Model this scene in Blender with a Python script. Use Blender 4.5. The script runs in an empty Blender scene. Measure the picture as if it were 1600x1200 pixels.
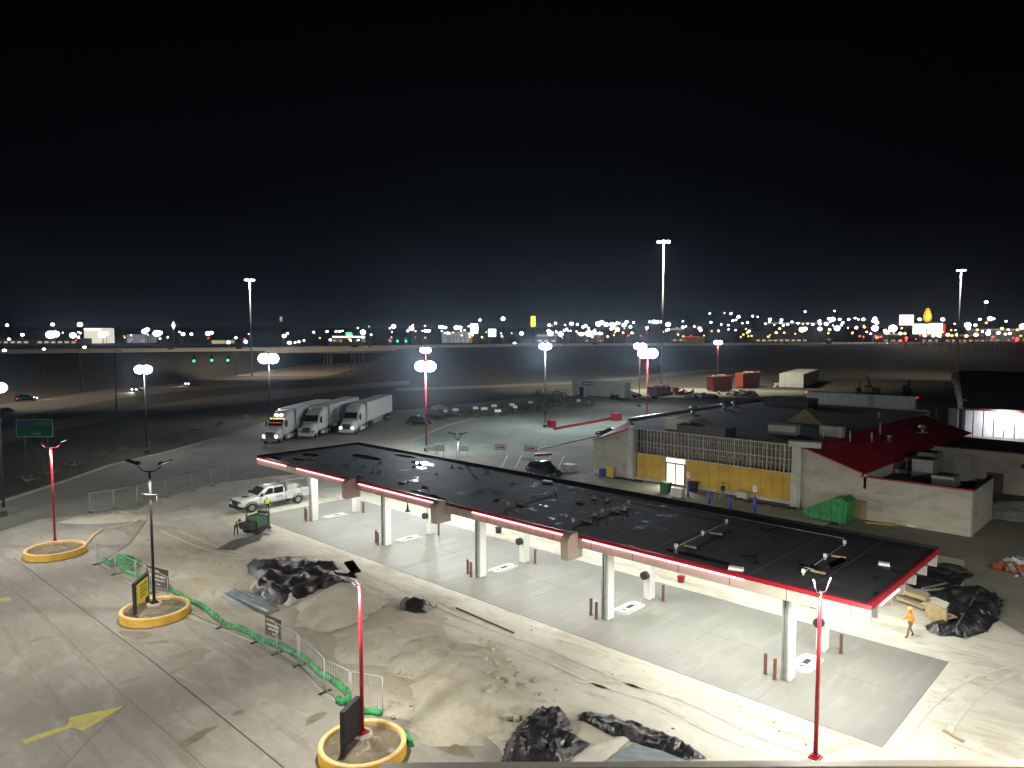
import bpy, math, random
from math import sin, cos, pi, radians as R
from mathutils import Vector, Matrix, noise
random.seed(7)
S = bpy.context.scene
COL = S.collection

# ------------------------------------------------------------------ camera, world, exposure
CAMX, CAMY, CAMH = 60.78, -36.32, 18.0          # world axes follow the fuel canopy: +x along it, +y away
FX, FY = -0.6898, 0.7240                        # horizontal view direction
PITCH = 0.0707
FPX = 1130.0
cam_d = bpy.data.cameras.new('camera'); cam = bpy.data.objects.new('camera', cam_d); COL.objects.link(cam)
cam.location = (CAMX, CAMY, CAMH)
cam.rotation_euler = (pi/2 - PITCH, 0, math.atan2(-FX, FY))
cam_d.sensor_width = 36.0; cam_d.lens = 36.0*FPX/1600.0
cam_d.clip_start = 0.1; cam_d.clip_end = 6000
S.camera = cam

W = bpy.data.worlds.new('World'); S.world = W; W.use_nodes = True
nt = W.node_tree; nt.nodes.clear()
wo = nt.nodes.new('ShaderNodeOutputWorld'); bg = nt.nodes.new('ShaderNodeBackground')
tc = nt.nodes.new('ShaderNodeTexCoord'); sx = nt.nodes.new('ShaderNodeSeparateXYZ'); rp = nt.nodes.new('ShaderNodeValToRGB')
nt.links.new(tc.outputs['Generated'], sx.inputs[0]); nt.links.new(sx.outputs['Z'], rp.inputs[0])
el = rp.color_ramp.elements
el[0].position = 0.0; el[0].color = (0.0050, 0.0062, 0.0085, 1)
el[1].position = 0.42; el[1].color = (0.0004, 0.0004, 0.0007, 1)
e2_ = el.new(0.06); e2_.color = (0.0024, 0.0030, 0.0046, 1)
e3_ = el.new(0.16); e3_.color = (0.0008, 0.0009, 0.0015, 1)
nt.links.new(rp.outputs[0], bg.inputs[0]); bg.inputs[1].default_value = 1.0
nt.links.new(bg.outputs[0], wo.inputs[0])

S.view_settings.view_transform = 'Standard'; S.view_settings.look = 'None'
S.view_settings.exposure = 0.12; S.view_settings.gamma = 1.0
S.render.engine = 'CYCLES'
S.cycles.use_denoising = True
S.cycles.max_bounces = 5; S.cycles.diffuse_bounces = 2; S.cycles.glossy_bounces = 3
S.cycles.transparent_max_bounces = 12; S.cycles.transmission_bounces = 3
S.cycles.sample_clamp_indirect = 2.0; S.cycles.sample_clamp_direct = 0
S.cycles.caustics_reflective = False; S.cycles.caustics_refractive = False
S.cycles.use_light_tree = True

# ------------------------------------------------------------------ places
_f = Vector((FX*cos(PITCH), FY*cos(PITCH), -sin(PITCH))); _r = Vector((FY, -FX, 0)); _u = _r.cross(_f)
def ray(u, v): return _f + _r*((u-800)/FPX) - _u*((v-600)/FPX)
def px(u, v, z=0.0):                            # the point at height z seen at photo pixel u, v
    d = ray(u, v); t = (z-CAMH)/d.z
    return Vector((CAMX, CAMY, CAMH)) + d*t
def pt(u, v, D):                                # the point seen at u, v at horizontal distance D
    d = ray(u, v); t = D/(d.x*FX + d.y*FY)
    return Vector((CAMX, CAMY, CAMH)) + d*t
def uv_of(x, y, z=0):
    q = Vector((x-CAMX, y-CAMY, z-CAMH)); w = q.dot(_f)
    return 800+FPX*q.dot(_r)/w, 600-FPX*q.dot(_u)/w
def dist(x, y): return (x-CAMX)*FX + (y-CAMY)*FY

# ------------------------------------------------------------------ materials
MATS = {}
def mat(name, c1, c2=None, rough=0.7, metal=0.0, scale=3.0, detail=6.0, lo=0.35, hi=0.65, bump=0.0, bscale=None,
        em=None, es=0.0, spec=0.5, coat=0.0, rough2=None, extra=None, sample=None):
    if name in MATS: return MATS[name]
    m = bpy.data.materials.new(name); m.use_nodes = True; t = m.node_tree; n = t.nodes; L = t.links
    b = n['Principled BSDF']
    b.inputs['Base Color'].default_value = (*c1, 1); b.inputs['Roughness'].default_value = rough
    b.inputs['Metallic'].default_value = metal; b.inputs['Specular IOR Level'].default_value = spec
    if coat: b.inputs['Coat Weight'].default_value = coat
    g = n.new('ShaderNodeNewGeometry')
    if c2 is not None:
        no = n.new('ShaderNodeTexNoise'); no.inputs['Scale'].default_value = scale; no.inputs['Detail'].default_value = detail
        no.inputs['Roughness'].default_value = 0.62
        L.new(g.outputs['Position'], no.inputs['Vector'])
        mr = n.new('ShaderNodeMapRange'); mr.inputs[1].default_value = lo; mr.inputs[2].default_value = hi
        L.new(no.outputs['Fac'], mr.inputs[0])
        mx = n.new('ShaderNodeMix'); mx.data_type = 'RGBA'
        mx.inputs[6].default_value = (*c1, 1); mx.inputs[7].default_value = (*c2, 1)
        L.new(mr.outputs[0], mx.inputs[0]); L.new(mx.outputs[2], b.inputs['Base Color'])
        if rough2 is not None:
            m2 = n.new('ShaderNodeMapRange'); m2.inputs[1].default_value = 0; m2.inputs[2].default_value = 1
            m2.inputs[3].default_value = rough; m2.inputs[4].default_value = rough2
            L.new(mr.outputs[0], m2.inputs[0]); L.new(m2.outputs[0], b.inputs['Roughness'])
    if bump:
        nb = n.new('ShaderNodeTexNoise'); nb.inputs['Scale'].default_value = bscale or scale*4; nb.inputs['Detail'].default_value = 5
        L.new(g.outputs['Position'], nb.inputs['Vector'])
        bp = n.new('ShaderNodeBump'); bp.inputs['Strength'].default_value = bump; bp.inputs['Distance'].default_value = 0.05
        L.new(nb.outputs['Fac'], bp.inputs['Height']); L.new(bp.outputs[0], b.inputs['Normal'])
    if em is not None:
        b.inputs['Emission Color'].default_value = (*em, 1); b.inputs['Emission Strength'].default_value = es
        if sample is False:
            try: m.cycles.emission_sampling = 'NONE'
            except Exception: pass
    if extra: extra(m, b, g)
    MATS[name] = m
    return m
def chain(n, L, g, base, layers):
    cur = None; masks = []
    for i, (c, sc, lo, hi, st, am) in enumerate(layers):
        mp = n.new('ShaderNodeMapping'); mp.inputs['Scale'].default_value = st; mp.inputs['Location'].default_value = (i*13.7, i*5.1, i*3.3)
        L.new(g.outputs['Position'], mp.inputs[0])
        no = n.new('ShaderNodeTexNoise'); no.inputs['Scale'].default_value = sc; no.inputs['Detail'].default_value = 8
        no.inputs['Roughness'].default_value = 0.65; no.inputs['Distortion'].default_value = 0.6
        L.new(mp.outputs[0], no.inputs['Vector'])
        mr = n.new('ShaderNodeMapRange'); mr.inputs[1].default_value = lo; mr.inputs[2].default_value = hi; mr.inputs[4].default_value = am
        L.new(no.outputs['Fac'], mr.inputs[0]); masks.append(mr.outputs[0])
        mx = n.new('ShaderNodeMix'); mx.data_type = 'RGBA'; L.new(mr.outputs[0], mx.inputs[0])
        if cur is None: mx.inputs[6].default_value = (*base, 1)
        else: L.new(cur, mx.inputs[6])
        mx.inputs[7].default_value = (*c, 1); cur = mx.outputs[2]
    return cur, masks
def layered(name, base, layers, rough=0.85, bump=0.3, bscale=6, spec=0.3, rgh=None, second=None, attr=None):
    """base colour with several noise-masked layers: (colour, scale, lo, hi, stretch, amount); a second set mixed in by a mesh attribute"""
    m = bpy.data.materials.new(name); m.use_nodes = True; t = m.node_tree; n = t.nodes; L = t.links
    b = n['Principled BSDF']; b.inputs['Roughness'].default_value = rough; b.inputs['Specular IOR Level'].default_value = spec
    g = n.new('ShaderNodeNewGeometry'); cur, masks = chain(n, L, g, base, layers)
    if rgh is not None:
        m2 = n.new('ShaderNodeMapRange'); m2.inputs[3].default_value = rough; m2.inputs[4].default_value = rgh[1]
        L.new(masks[rgh[0]], m2.inputs[0]); L.new(m2.outputs[0], b.inputs['Roughness'])
    if second:
        c2, _ = chain(n, L, g, second[0], second[1])
        at = n.new('ShaderNodeAttribute'); at.attribute_name = attr
        mx = n.new('ShaderNodeMix'); mx.data_type = 'RGBA'; L.new(at.outputs['Fac'], mx.inputs[0]); L.new(cur, mx.inputs[6]); L.new(c2, mx.inputs[7]); cur = mx.outputs[2]
    L.new(cur, b.inputs['Base Color'])
    if bump:
        nb = n.new('ShaderNodeTexNoise'); nb.inputs['Scale'].default_value = bscale; nb.inputs['Detail'].default_value = 8
        L.new(g.outputs['Position'], nb.inputs['Vector'])
        bp = n.new('ShaderNodeBump'); bp.inputs['Strength'].default_value = bump; bp.inputs['Distance'].default_value = 0.06
        L.new(nb.outputs['Fac'], bp.inputs['Height']); L.new(bp.outputs[0], b.inputs['Normal'])
    MATS[name] = m
    return m
def glow(name, c, s, sample=False): return mat(name, (0.02, 0.02, 0.02), em=c, es=s, sample=sample, rough=0.4)

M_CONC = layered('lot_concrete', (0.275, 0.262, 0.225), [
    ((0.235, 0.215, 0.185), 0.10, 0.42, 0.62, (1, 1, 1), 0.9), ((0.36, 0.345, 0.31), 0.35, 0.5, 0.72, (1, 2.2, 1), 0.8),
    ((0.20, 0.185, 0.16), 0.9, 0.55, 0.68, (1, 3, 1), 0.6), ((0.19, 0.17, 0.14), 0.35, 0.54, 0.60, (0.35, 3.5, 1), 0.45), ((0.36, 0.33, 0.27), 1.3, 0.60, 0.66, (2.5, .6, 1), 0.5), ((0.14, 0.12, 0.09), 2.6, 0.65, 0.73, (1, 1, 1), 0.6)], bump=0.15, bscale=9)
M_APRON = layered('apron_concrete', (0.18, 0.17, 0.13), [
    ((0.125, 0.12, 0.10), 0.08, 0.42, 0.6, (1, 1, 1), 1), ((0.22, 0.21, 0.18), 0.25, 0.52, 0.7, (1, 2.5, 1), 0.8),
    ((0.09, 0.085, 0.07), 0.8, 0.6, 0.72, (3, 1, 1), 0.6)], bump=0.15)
M_PARK = layered('parking_concrete', (0.155, 0.18, 0.145), [
    ((0.115, 0.13, 0.105), 0.06, 0.42, 0.62, (1, 1, 1), 1), ((0.20, 0.22, 0.185), 0.3, 0.52, 0.7, (1, 1, 1), 0.7)], bump=0.1)
M_SITE = layered('site_ground', (0.36, 0.335, 0.27), [
    ((0.33, 0.285, 0.205), 0.16, 0.44, 0.60, (1, 1, 1), 0.95), ((0.46, 0.44, 0.37), 0.22, 0.50, 0.64, (1, 1.6, 1), 0.8),
    ((0.23, 0.19, 0.13), 0.7, 0.57, 0.68, (1, 2, 1), 0.7), ((0.18, 0.15, 0.10), 3.5, 0.63, 0.74, (1, 1, 1), 0.5)], bump=0.6, bscale=5,
    second=((0.50, 0.485, 0.42), [((0.37, 0.335, 0.26), 0.25, 0.50, 0.66, (0.6, 2.4, 1), 0.9), ((0.58, 0.57, 0.52), 0.5, 0.5, 0.65, (1, 1, 1), 0.8),
    ((0.28, 0.24, 0.17), 0.8, 0.58, 0.69, (0.5, 3.0, 1), 0.8), ((0.28, 0.25, 0.18), 4, 0.66, 0.74, (1, 1, 1), 0.5)]), attr='dust')
M_SLAB = layered('new_slab_concrete', (0.225, 0.222, 0.212), [
    ((0.20, 0.197, 0.17), 0.12, 0.42, 0.62, (1, 1, 1), 0.9), ((0.285, 0.28, 0.27), 0.5, 0.50, 0.68, (3.2, 0.5, 1), 0.6)], rough=0.6, bump=0.05, spec=0.4)
M_GRASS = layered('dry_grass', (0.040, 0.037, 0.024), [
    ((0.058, 0.048, 0.030), 0.03, 0.42, 0.62, (1, 1, 1), 0.9), ((0.035, 0.040, 0.026), 0.25, 0.5, 0.65, (1, 1, 1), 0.8),
    ((0.075, 0.062, 0.042), 0.012, 0.55, 0.7, (1, 1, 1), 0.5)], bump=0.8, bscale=2)
M_ROAD = layered('road_surface', (0.16, 0.14, 0.12), [
    ((0.12, 0.070, 0.09), 0.1, 0.45, 0.6, (1, 1, 1), 0.9), ((0.21, 0.19, 0.16), 0.4, 0.52, 0.7, (1, 3, 1), 0.5)], bump=0.1)
M_SAND = layered('sand', (0.38, 0.35, 0.28), [
    ((0.46, 0.43, 0.35), 0.6, 0.45, 0.65, (1, 1, 1), 0.8), ((0.32, 0.27, 0.19), 0.9, 0.56, 0.68, (1, 1, 1), 0.8)], bump=0.5, bscale=8)
M_RUBBLE = layered('rubble_soil', (0.39, 0.365, 0.295), [
    ((0.33, 0.29, 0.21), 0.9, 0.45, 0.6, (1, 1, 1), 0.9), ((0.40, 0.37, 0.29), 1.4, 0.54, 0.66, (1, 1, 1), 0.8)], bump=1.0, bscale=4)
M_ROOF = layered('roof_membrane', (0.030, 0.032, 0.037), [
    ((0.018, 0.018, 0.022), 0.25, 0.45, 0.6, (1, 1, 1), 0.9), ((0.065, 0.066, 0.075), 0.45, 0.56, 0.74, (0.6, 1.6, 1), 0.8),
    ((0.018, 0.018, 0.02), 0.6, 0.60, 0.64, (1, 1, 1), 1.0)], rough=0.7, bump=0.12, bscale=2.2, spec=0.3, rgh=(2, 0.3))
M_ROOF2 = layered('store_roof_membrane', (0.055, 0.058, 0.062), [
    ((0.035, 0.036, 0.040), 0.12, 0.42, 0.6, (1, 1, 1), 0.9), ((0.085, 0.088, 0.092), 0.3, 0.55, 0.7, (1, 1, 1), 0.6)], rough=0.8, bump=0.15)
M_BEIGE = mat('beige_cladding', (0.50, 0.45, 0.37), (0.42, 0.38, 0.31), rough=0.55, scale=0.6)
M_STUCCO = layered('stucco', (0.44, 0.42, 0.35), [
    ((0.34, 0.32, 0.26), 0.35, 0.46, 0.62, (1, 1, 2.5), 0.9), ((0.22, 0.20, 0.16), 0.9, 0.60, 0.72, (0.5, 0.5, 3), 0.7),
    ((0.50, 0.485, 0.42), 0.8, 0.55, 0.7, (2.5, 2.5, 0.5), 0.6)], bump=0.2, bscale=12)
M_WHITE = mat('white_paint', (0.74, 0.74, 0.71), (0.62, 0.61, 0.57), rough=0.5, scale=1.2, lo=0.5, hi=0.75)
M_WCOL = mat('column_cladding', (0.74, 0.73, 0.70), (0.64, 0.62, 0.58), rough=0.45, scale=1.5, lo=0.5, hi=0.8)
M_TRIM = mat('off_white_trim', (0.50, 0.50, 0.47), (0.40, 0.40, 0.37), rough=0.6, scale=1)
M_RED = mat('red_paint', (0.33, 0.012, 0.022), (0.25, 0.01, 0.018), rough=0.35, scale=2)
M_REDROOF = layered('red_roof_metal', (0.46, 0.018, 0.040), [((0.38, 0.014, 0.032), 0.2, 0.45, 0.6, (1, 1, 1), 0.9), ((0.20, 0.018, 0.028), 0.7, 0.55, 0.7, (4, 0.3, 1), 0.5)], rough=0.45, bump=0.05)
M_BLACK = mat('black_paint', (0.015, 0.015, 0.017), (0.03, 0.03, 0.032), rough=0.65, scale=4, spec=0.2)
M_DARKMET = mat('dark_metal', (0.05, 0.05, 0.052), (0.03, 0.03, 0.03), rough=0.5, metal=0.4, scale=3)
M_STEEL = mat('galvanised_steel', (0.45, 0.46, 0.46), (0.34, 0.35, 0.35), rough=0.4, metal=0.8, scale=5)
M_GREYMET = mat('grey_metal', (0.32, 0.33, 0.33), (0.22, 0.23, 0.23), rough=0.5, metal=0.3, scale=2)
M_BROWN = mat('brown_primer', (0.17, 0.075, 0.055), (0.12, 0.055, 0.04), rough=0.6, scale=4)
M_YEL = layered('yellow_paint', (0.62, 0.37, 0.05), [((0.50, 0.27, 0.04), 0.8, 0.48, 0.62, (1, 1, 1), 0.8), ((0.68, 0.47, 0.16), 1.6, 0.52, 0.66, (1, 1, 1), 0.7), ((0.22, 0.13, 0.05), 2.4, 0.66, 0.74, (1, 1, 2), 0.6)], rough=0.6, bump=0.1)
M_YEL2 = mat('pale_yellow_cap', (0.70, 0.50, 0.22), (0.60, 0.40, 0.14), rough=0.7, scale=2)
M_YPAINT = layered('worn_yellow_marking', (0.50, 0.43, 0.10), [((0.34, 0.31, 0.20), 1.6, 0.45, 0.62, (1, 1, 1), 0.9)], bump=0)
M_PLY = layered('plywood', (0.66, 0.43, 0.075), [((0.52, 0.31, 0.05), 0.3, 0.45, 0.6, (1, 1, 1), 0.9), ((0.58, 0.40, 0.12), 0.8, 0.5, 0.66, (0.4, 0.4, 4), 0.7), ((0.24, 0.13, 0.03), 1.2, 0.66, 0.72, (0.6, 0.6, 6), 0.8)], bump=0.1)
M_WOOD = mat('timber', (0.38, 0.29, 0.15), (0.26, 0.19, 0.10), rough=0.8, scale=3)
def _crease(m, b, g):
    n = m.node_tree.nodes; L = m.node_tree.links; mp = n.new('ShaderNodeMapping'); mp.inputs['Scale'].default_value = (2.6, 0.9, 1.6); mp.inputs['Rotation'].default_value = (0, 0, 0.6)
    L.new(g.outputs['Position'], mp.inputs[0]); v = n.new('ShaderNodeTexVoronoi'); v.feature = 'DISTANCE_TO_EDGE'; v.inputs['Scale'].default_value = 1.0
    no = n.new('ShaderNodeTexNoise'); no.inputs['Scale'].default_value = 1.2; no.inputs['Detail'].default_value = 4; L.new(mp.outputs[0], no.inputs['Vector'])
    ad = n.new('ShaderNodeVectorMath'); ad.operation = 'MULTIPLY_ADD'; ad.inputs[1].default_value = (1.3, 1.3, 1.3); L.new(no.outputs['Color'], ad.inputs[0]); L.new(mp.outputs[0], ad.inputs[2]); L.new(ad.outputs[0], v.inputs['Vector'])
    bp = n.new('ShaderNodeBump'); bp.inputs['Strength'].default_value = 0.8; bp.inputs['Distance'].default_value = 0.10; L.new(v.outputs['Distance'], bp.inputs['Height']); L.new(bp.outputs[0], b.inputs['Normal'])
M_TARP = mat('black_plastic_sheet', (0.014, 0.014, 0.016), (0.05, 0.048, 0.045), rough=0.30, scale=0.9, lo=.5, hi=.72, spec=0.6, rough2=0.6, extra=_crease)
M_TARP2 = mat('blue_grey_sheet', (0.20, 0.24, 0.26), (0.13, 0.16, 0.17), rough=0.5, scale=1, bump=0.4, bscale=3)
M_CLOTH = mat('pale_cloth', (0.50, 0.48, 0.42), (0.40, 0.38, 0.33), rough=0.8, scale=1, bump=0.3, bscale=4)
M_GREENSOCK = mat('green_sock', (0.025, 0.34, 0.09), (0.012, 0.12, 0.035), rough=0.85, scale=2.4, lo=.42, hi=.6, bump=1.0, bscale=7)
M_GREEN = mat('green_paint', (0.012, 0.24, 0.06), (0.01, 0.12, 0.035), rough=0.45, scale=2.2, lo=.42, hi=.6)
M_SIGNG = mat('road_sign_green', (0.0, 0.22, 0.09), (0.0, 0.17, 0.07), rough=0.5, scale=1)
M_BLUE = mat('blue_paint', (0.03, 0.06, 0.42), (0.025, 0.05, 0.30), rough=0.45, scale=4)
M_GLASS = mat('dark_glass', (0.01, 0.012, 0.014), rough=0.35, spec=0.12)
M_RUBBER = mat('rubber', (0.014, 0.014, 0.014), rough=0.8)
M_RIM = mat('wheel_rim', (0.45, 0.45, 0.46), rough=0.3, metal=0.8)
M_CHROME = mat('chrome', (0.6, 0.6, 0.6), rough=0.18, metal=1.0)
M_SOIL = layered('planter_soil', (0.17, 0.135, 0.09), [((0.10, 0.085, 0.06), 1.2, 0.45, 0.6, (1, 1, 1), 0.9), ((0.34, 0.33, 0.30), 0.9, 0.58, 0.66, (1, 1, 1), 0.8)], bump=0.8)
M_STAIN = mat('damp_stain', (0.14, 0.115, 0.075), (0.20, 0.175, 0.13), rough=0.6, scale=1.5)
M_JOINT = mat('joint_filler', (0.05, 0.045, 0.04), rough=0.8)
M_ORANGE = mat('hi_vis_orange', (0.85, 0.28, 0.03), (0.75, 0.22, 0.02), rough=0.7, scale=6)
M_LIME = mat('hi_vis_lime', (0.45, 0.65, 0.05), rough=0.7)
M_SKIN = mat('skin', (0.45, 0.26, 0.17), rough=0.6)
M_PANTS = mat('work_trousers', (0.20, 0.14, 0.06), (0.14, 0.10, 0.05), rough=0.8, scale=8)
M_DKCLOTH = mat('dark_clothing', (0.03, 0.03, 0.035), rough=0.8)
M_HIWALL = mat('highway_barrier_concrete', (0.60, 0.53, 0.43), (0.50, 0.44, 0.36), rough=0.8, scale=0.15)
M_HIROAD = mat('highway_asphalt', (0.10, 0.095, 0.085), rough=0.8)
M_RUST = mat('rusty_orange', (0.36, 0.07, 0.03), (0.20, 0.045, 0.02), rough=0.7, scale=1.2)
M_YMACH = mat('machine_yellow', (0.42, 0.28, 0.03), (0.30, 0.19, 0.02), rough=0.5, scale=1.5)
M_FOLI = mat('shrub_foliage', (0.045, 0.06, 0.025), (0.08, 0.075, 0.035), rough=0.8, scale=2)
M_TRAIL = layered('trailer_skin', (0.58, 0.60, 0.55), [((0.48, 0.50, 0.46), 0.6, 0.45, 0.62, (1, 1, 1), 0.8), ((0.36, 0.36, 0.32), 1.2, 0.55, 0.68, (1.5, 1.5, .3), 0.6)], rough=0.45, bump=0.05)
M_TROOF = mat('trailer_roof', (0.36, 0.38, 0.34), (0.28, 0.30, 0.27), rough=0.6, scale=0.8)
M_CITY = mat('distant_wall', (0.12, 0.12, 0.12), (0.08, 0.08, 0.08), rough=0.9, scale=0.05)
G_LENS = glow('lamp_lens_glow', (0.86, 0.93, 1.0), 14)
G_NLENS = glow('near_lamp_lens_glow', (0.95, 0.98, 1.0), 2.5)
G_HEAD = glow('headlight_glow', (1.0, 0.98, 0.92), 9)
G_TAIL = glow('tail_light_glow', (1.0, 0.03, 0.03), 3)
G_AMBER = glow('amber_marker_glow', (1.0, 0.36, 0.08), 5)
G_RED = glow('led_tube_glow', (1.0, 0.22, 0.28), 9.0, True)
G_CAN = glow('canopy_fixture_glow', (0.95, 1.0, 0.90), 6)
G_DOOR = glow('lit_doorway_glow', (1.0, 0.98, 0.86), 1.6, True)
G_GREEN = glow('green_signal_glow', (0.05, 1.0, 0.55), 2.5)
G_WHITE = glow('distant_white_glow', (0.93, 0.97, 1.0), 9)
G_WARM = glow('distant_warm_glow', (1.0, 0.86, 0.62), 6)
G_ORG = glow('distant_orange_glow', (1.0, 0.50, 0.25), 3.5)

# ------------------------------------------------------------------ mesh building
class MB:
    def __init__(s): s.v = []; s.f = []; s.m = []; s.sm = []
    def add(s, vs, fs, mi=0, smooth=False):
        o = len(s.v); s.v += [tuple(x) for x in vs]
        for f in fs: s.f.append(tuple(i+o for i in f)); s.m.append(mi); s.sm.append(smooth)
        return s
    def box(s, c, d, rz=0.0, mi=0, rx=0.0, ry=0.0):
        x, y, z = d[0]/2, d[1]/2, d[2]/2; M = Matrix.Rotation(rz, 3, 'Z') @ Matrix.Rotation(ry, 3, 'Y') @ Matrix.Rotation(rx, 3, 'X'); C = Vector(c)
        vs = [C + M @ Vector(p) for p in ((-x,-y,-z),(x,-y,-z),(x,y,-z),(-x,y,-z),(-x,-y,z),(x,-y,z),(x,y,z),(-x,y,z))]
        return s.add(vs, [(0,3,2,1),(4,5,6,7),(0,1,5,4),(1,2,6,5),(2,3,7,6),(3,0,4,7)], mi)
    def bar(s, a, b, w, h=None, mi=0):               # rectangular bar from a to b
        a = Vector(a); b = Vector(b); h = h or w; d = (b-a); L = d.length
        if L < 1e-6: return s
        d.normalize(); up = Vector((0,0,1)) if abs(d.z) < 0.95 else Vector((0,1,0))
        x = d.cross(up).normalized()*w/2; y = x.cross(d).normalized()*h/2
        vs = [a-x-y, a+x-y, a+x+y, a-x+y, b-x-y, b+x-y, b+x+y, b-x+y]
        return s.add(vs, [(0,3,2,1),(4,5,6,7),(0,1,5,4),(1,2,6,5),(2,3,7,6),(3,0,4,7)], mi)
    def cyl(s, a, b, r, r2=None, n=12, mi=0, smooth=True, cap=True):
        a = Vector(a); b = Vector(b); r2 = r if r2 is None else r2; d = (b-a).normalized()
        up = Vector((0,0,1)) if abs(d.z) < 0.95 else Vector((1,0,0)); x = d.cross(up).normalized(); y = x.cross(d)
        vs = []
        for p, q in ((a, r), (b, r2)):
            for i in range(n): t = 2*pi*i/n; vs.append(p + x*q*cos(t) + y*q*sin(t))
        s.add(vs, [(i, (i+1) % n, n+(i+1) % n, n+i) for i in range(n)], mi, smooth)
        if cap:
            s.add([vs[i] for i in range(n)], [tuple(range(n))[::-1]], mi); s.add([vs[n+i] for i in range(n)], [tuple(range(n))], mi)
        return s
    def tube(s, pts, r, n=8, mi=0, jitter=0.0, cap=True):
        pts = [Vector(p) for p in pts]; rings = []
        for i, p in enumerate(pts):
            d = (pts[min(i+1, len(pts)-1)] - pts[max(i-1, 0)]).normalized()
            up = Vector((0,0,1)) if abs(d.z) < 0.95 else Vector((1,0,0)); x = d.cross(up).normalized(); y = x.cross(d)
            rr = (r[i] if isinstance(r, (list, tuple)) else r)
            rings.append([p + (x*cos(2*pi*k/n) + y*sin(2*pi*k/n))*rr*(1+random.uniform(-jitter, jitter)) for k in range(n)])
        vs = [q for g in rings for q in g]; fs = []
        for i in range(len(pts)-1):
            for k in range(n): fs.append((i*n+k, i*n+(k+1) % n, (i+1)*n+(k+1) % n, (i+1)*n+k))
        s.add(vs, fs, mi, True)
        if cap: s.add(rings[0], [tuple(range(n))[::-1]], mi); s.add(rings[-1], [tuple(range(n))], mi)
        return s
    def prism(s, poly, z0, z1, mi=0):                # poly of (x, y), any simple outline
        n = len(poly); vs = [(p[0], p[1], z0) for p in poly] + [(p[0], p[1], z1) for p in poly]
        ar = sum(poly[i][0]*poly[(i+1) % n][1]-poly[(i+1) % n][0]*poly[i][1] for i in range(n))
        t = tuple(range(n, 2*n)); b = tuple(range(n))[::-1]; side = [(i, (i+1) % n, n+(i+1) % n, n+i) for i in range(n)]
        if ar < 0: t = t[::-1]; b = b[::-1]; side = [f[::-1] for f in side]
        return s.add(vs, [t, b] + side, mi)
    def extr(s, prof, x0, x1, axis='x', mi=0):       # profile of (p, q) pushed along an axis
        n = len(prof)
        if axis == 'x': vs = [(x0, p, q) for p, q in prof] + [(x1, p, q) for p, q in prof]
        else: vs = [(p, x0, q) for p, q in prof] + [(p, x1, q) for p, q in prof]
        return s.add(vs, [tuple(range(n)), tuple(range(n, 2*n))[::-1]] + [(i, n+i, n+(i+1) % n, (i+1) % n) for i in range(n)], mi)
    def sheet(s, poly, z, mi=0): return s.add([(p[0], p[1], z) for p in poly], [tuple(range(len(poly)))], mi)
    def ball(s, c, r, nu=12, nv=8, mi=0, sc=(1,1,1), jit=0.0):
        c = Vector(c); vs = []; fs = []
        for j in range(nv+1):
            th = pi*j/nv
            for i in range(nu):
                ph = 2*pi*i/nu; q = r*(1+random.uniform(-jit, jit))
                vs.append(c + Vector((q*sin(th)*cos(ph)*sc[0], q*sin(th)*sin(ph)*sc[1], q*cos(th)*sc[2])))
        for j in range(nv):
            for i in range(nu): fs.append((j*nu+i, (j+1)*nu+i, (j+1)*nu+(i+1) % nu, j*nu+(i+1) % nu))
        return s.add(vs, fs, mi, True)
    def loft(s, secs, mi=0, smooth=True, cap=True, seg=16, p=4.0):
        """sections (x, halfwidth, z0, z1[, y centre]); superellipse in the y-z plane, joined along x"""
        vs = []; k = len(secs)
        for sec in secs:
            x, hw, z0, z1 = sec[:4]; yc = sec[4] if len(sec) > 4 else 0; hz = (z1-z0)/2; zc = (z0+z1)/2
            for i in range(seg):
                t = 2*pi*(i+0.5)/seg; c, d = cos(t), sin(t)
                vs.append((x, yc + hw*math.copysign(abs(c)**(2/p), c), zc + hz*math.copysign(abs(d)**(2/p), d)))
        fs = [(j*seg+i, j*seg+(i+1) % seg, (j+1)*seg+(i+1) % seg, (j+1)*seg+i) for j in range(k-1) for i in range(seg)]
        s.add(vs, fs, mi, smooth)
        if cap: s.add(vs[:seg], [tuple(range(seg))[::-1]], mi); s.add(vs[-seg:], [tuple(range(seg))], mi)
        return s
    def build(s, name, mats, parent=None, loc=None, rz=0.0, bevel=0.0):
        me = bpy.data.meshes.new(name); me.from_pydata(s.v, [], s.f); 
        if not isinstance(mats, (list, tuple)): mats = [mats]
        for m in mats: me.materials.append(m)
        me.polygons.foreach_set('material_index', s.m); me.polygons.foreach_set('use_smooth', s.sm); me.update()
        import bmesh
        bm = bmesh.new(); bm.from_mesh(me); bmesh.ops.remove_doubles(bm, verts=bm.verts, dist=1e-5)
        bmesh.ops.recalc_face_normals(bm, faces=bm.faces); bm.to_mesh(me); bm.free()
        o = bpy.data.objects.new(name, me); COL.objects.link(o)
        if parent is not None: o.parent = parent
        if loc is not None: o.location = loc
        if rz: o.rotation_euler = (0, 0, rz)
        if bevel:
            b = o.modifiers.new('bevel', 'BEVEL'); b.width = bevel; b.segments = 2; b.limit_method = 'ANGLE'
        return o
def thing(name, label, cat, loc=(0,0,0), rz=0.0, group=None):
    o = bpy.data.objects.new(name, None); COL.objects.link(o); o.empty_display_size = 0.3
    o.location = loc; o.rotation_euler = (0, 0, rz); return tag(o, label, cat, group)
def tag(o, label, cat, group=None):
    o['label'] = label; o['category'] = cat
    if group: o['group'] = group
    return o
def struct(o, label=None, kind='structure'):
    o['kind'] = kind
    if label: o['label'] = label
    return o
def kids(o): return [c for c in bpy.data.objects if c.parent == o]
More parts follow.
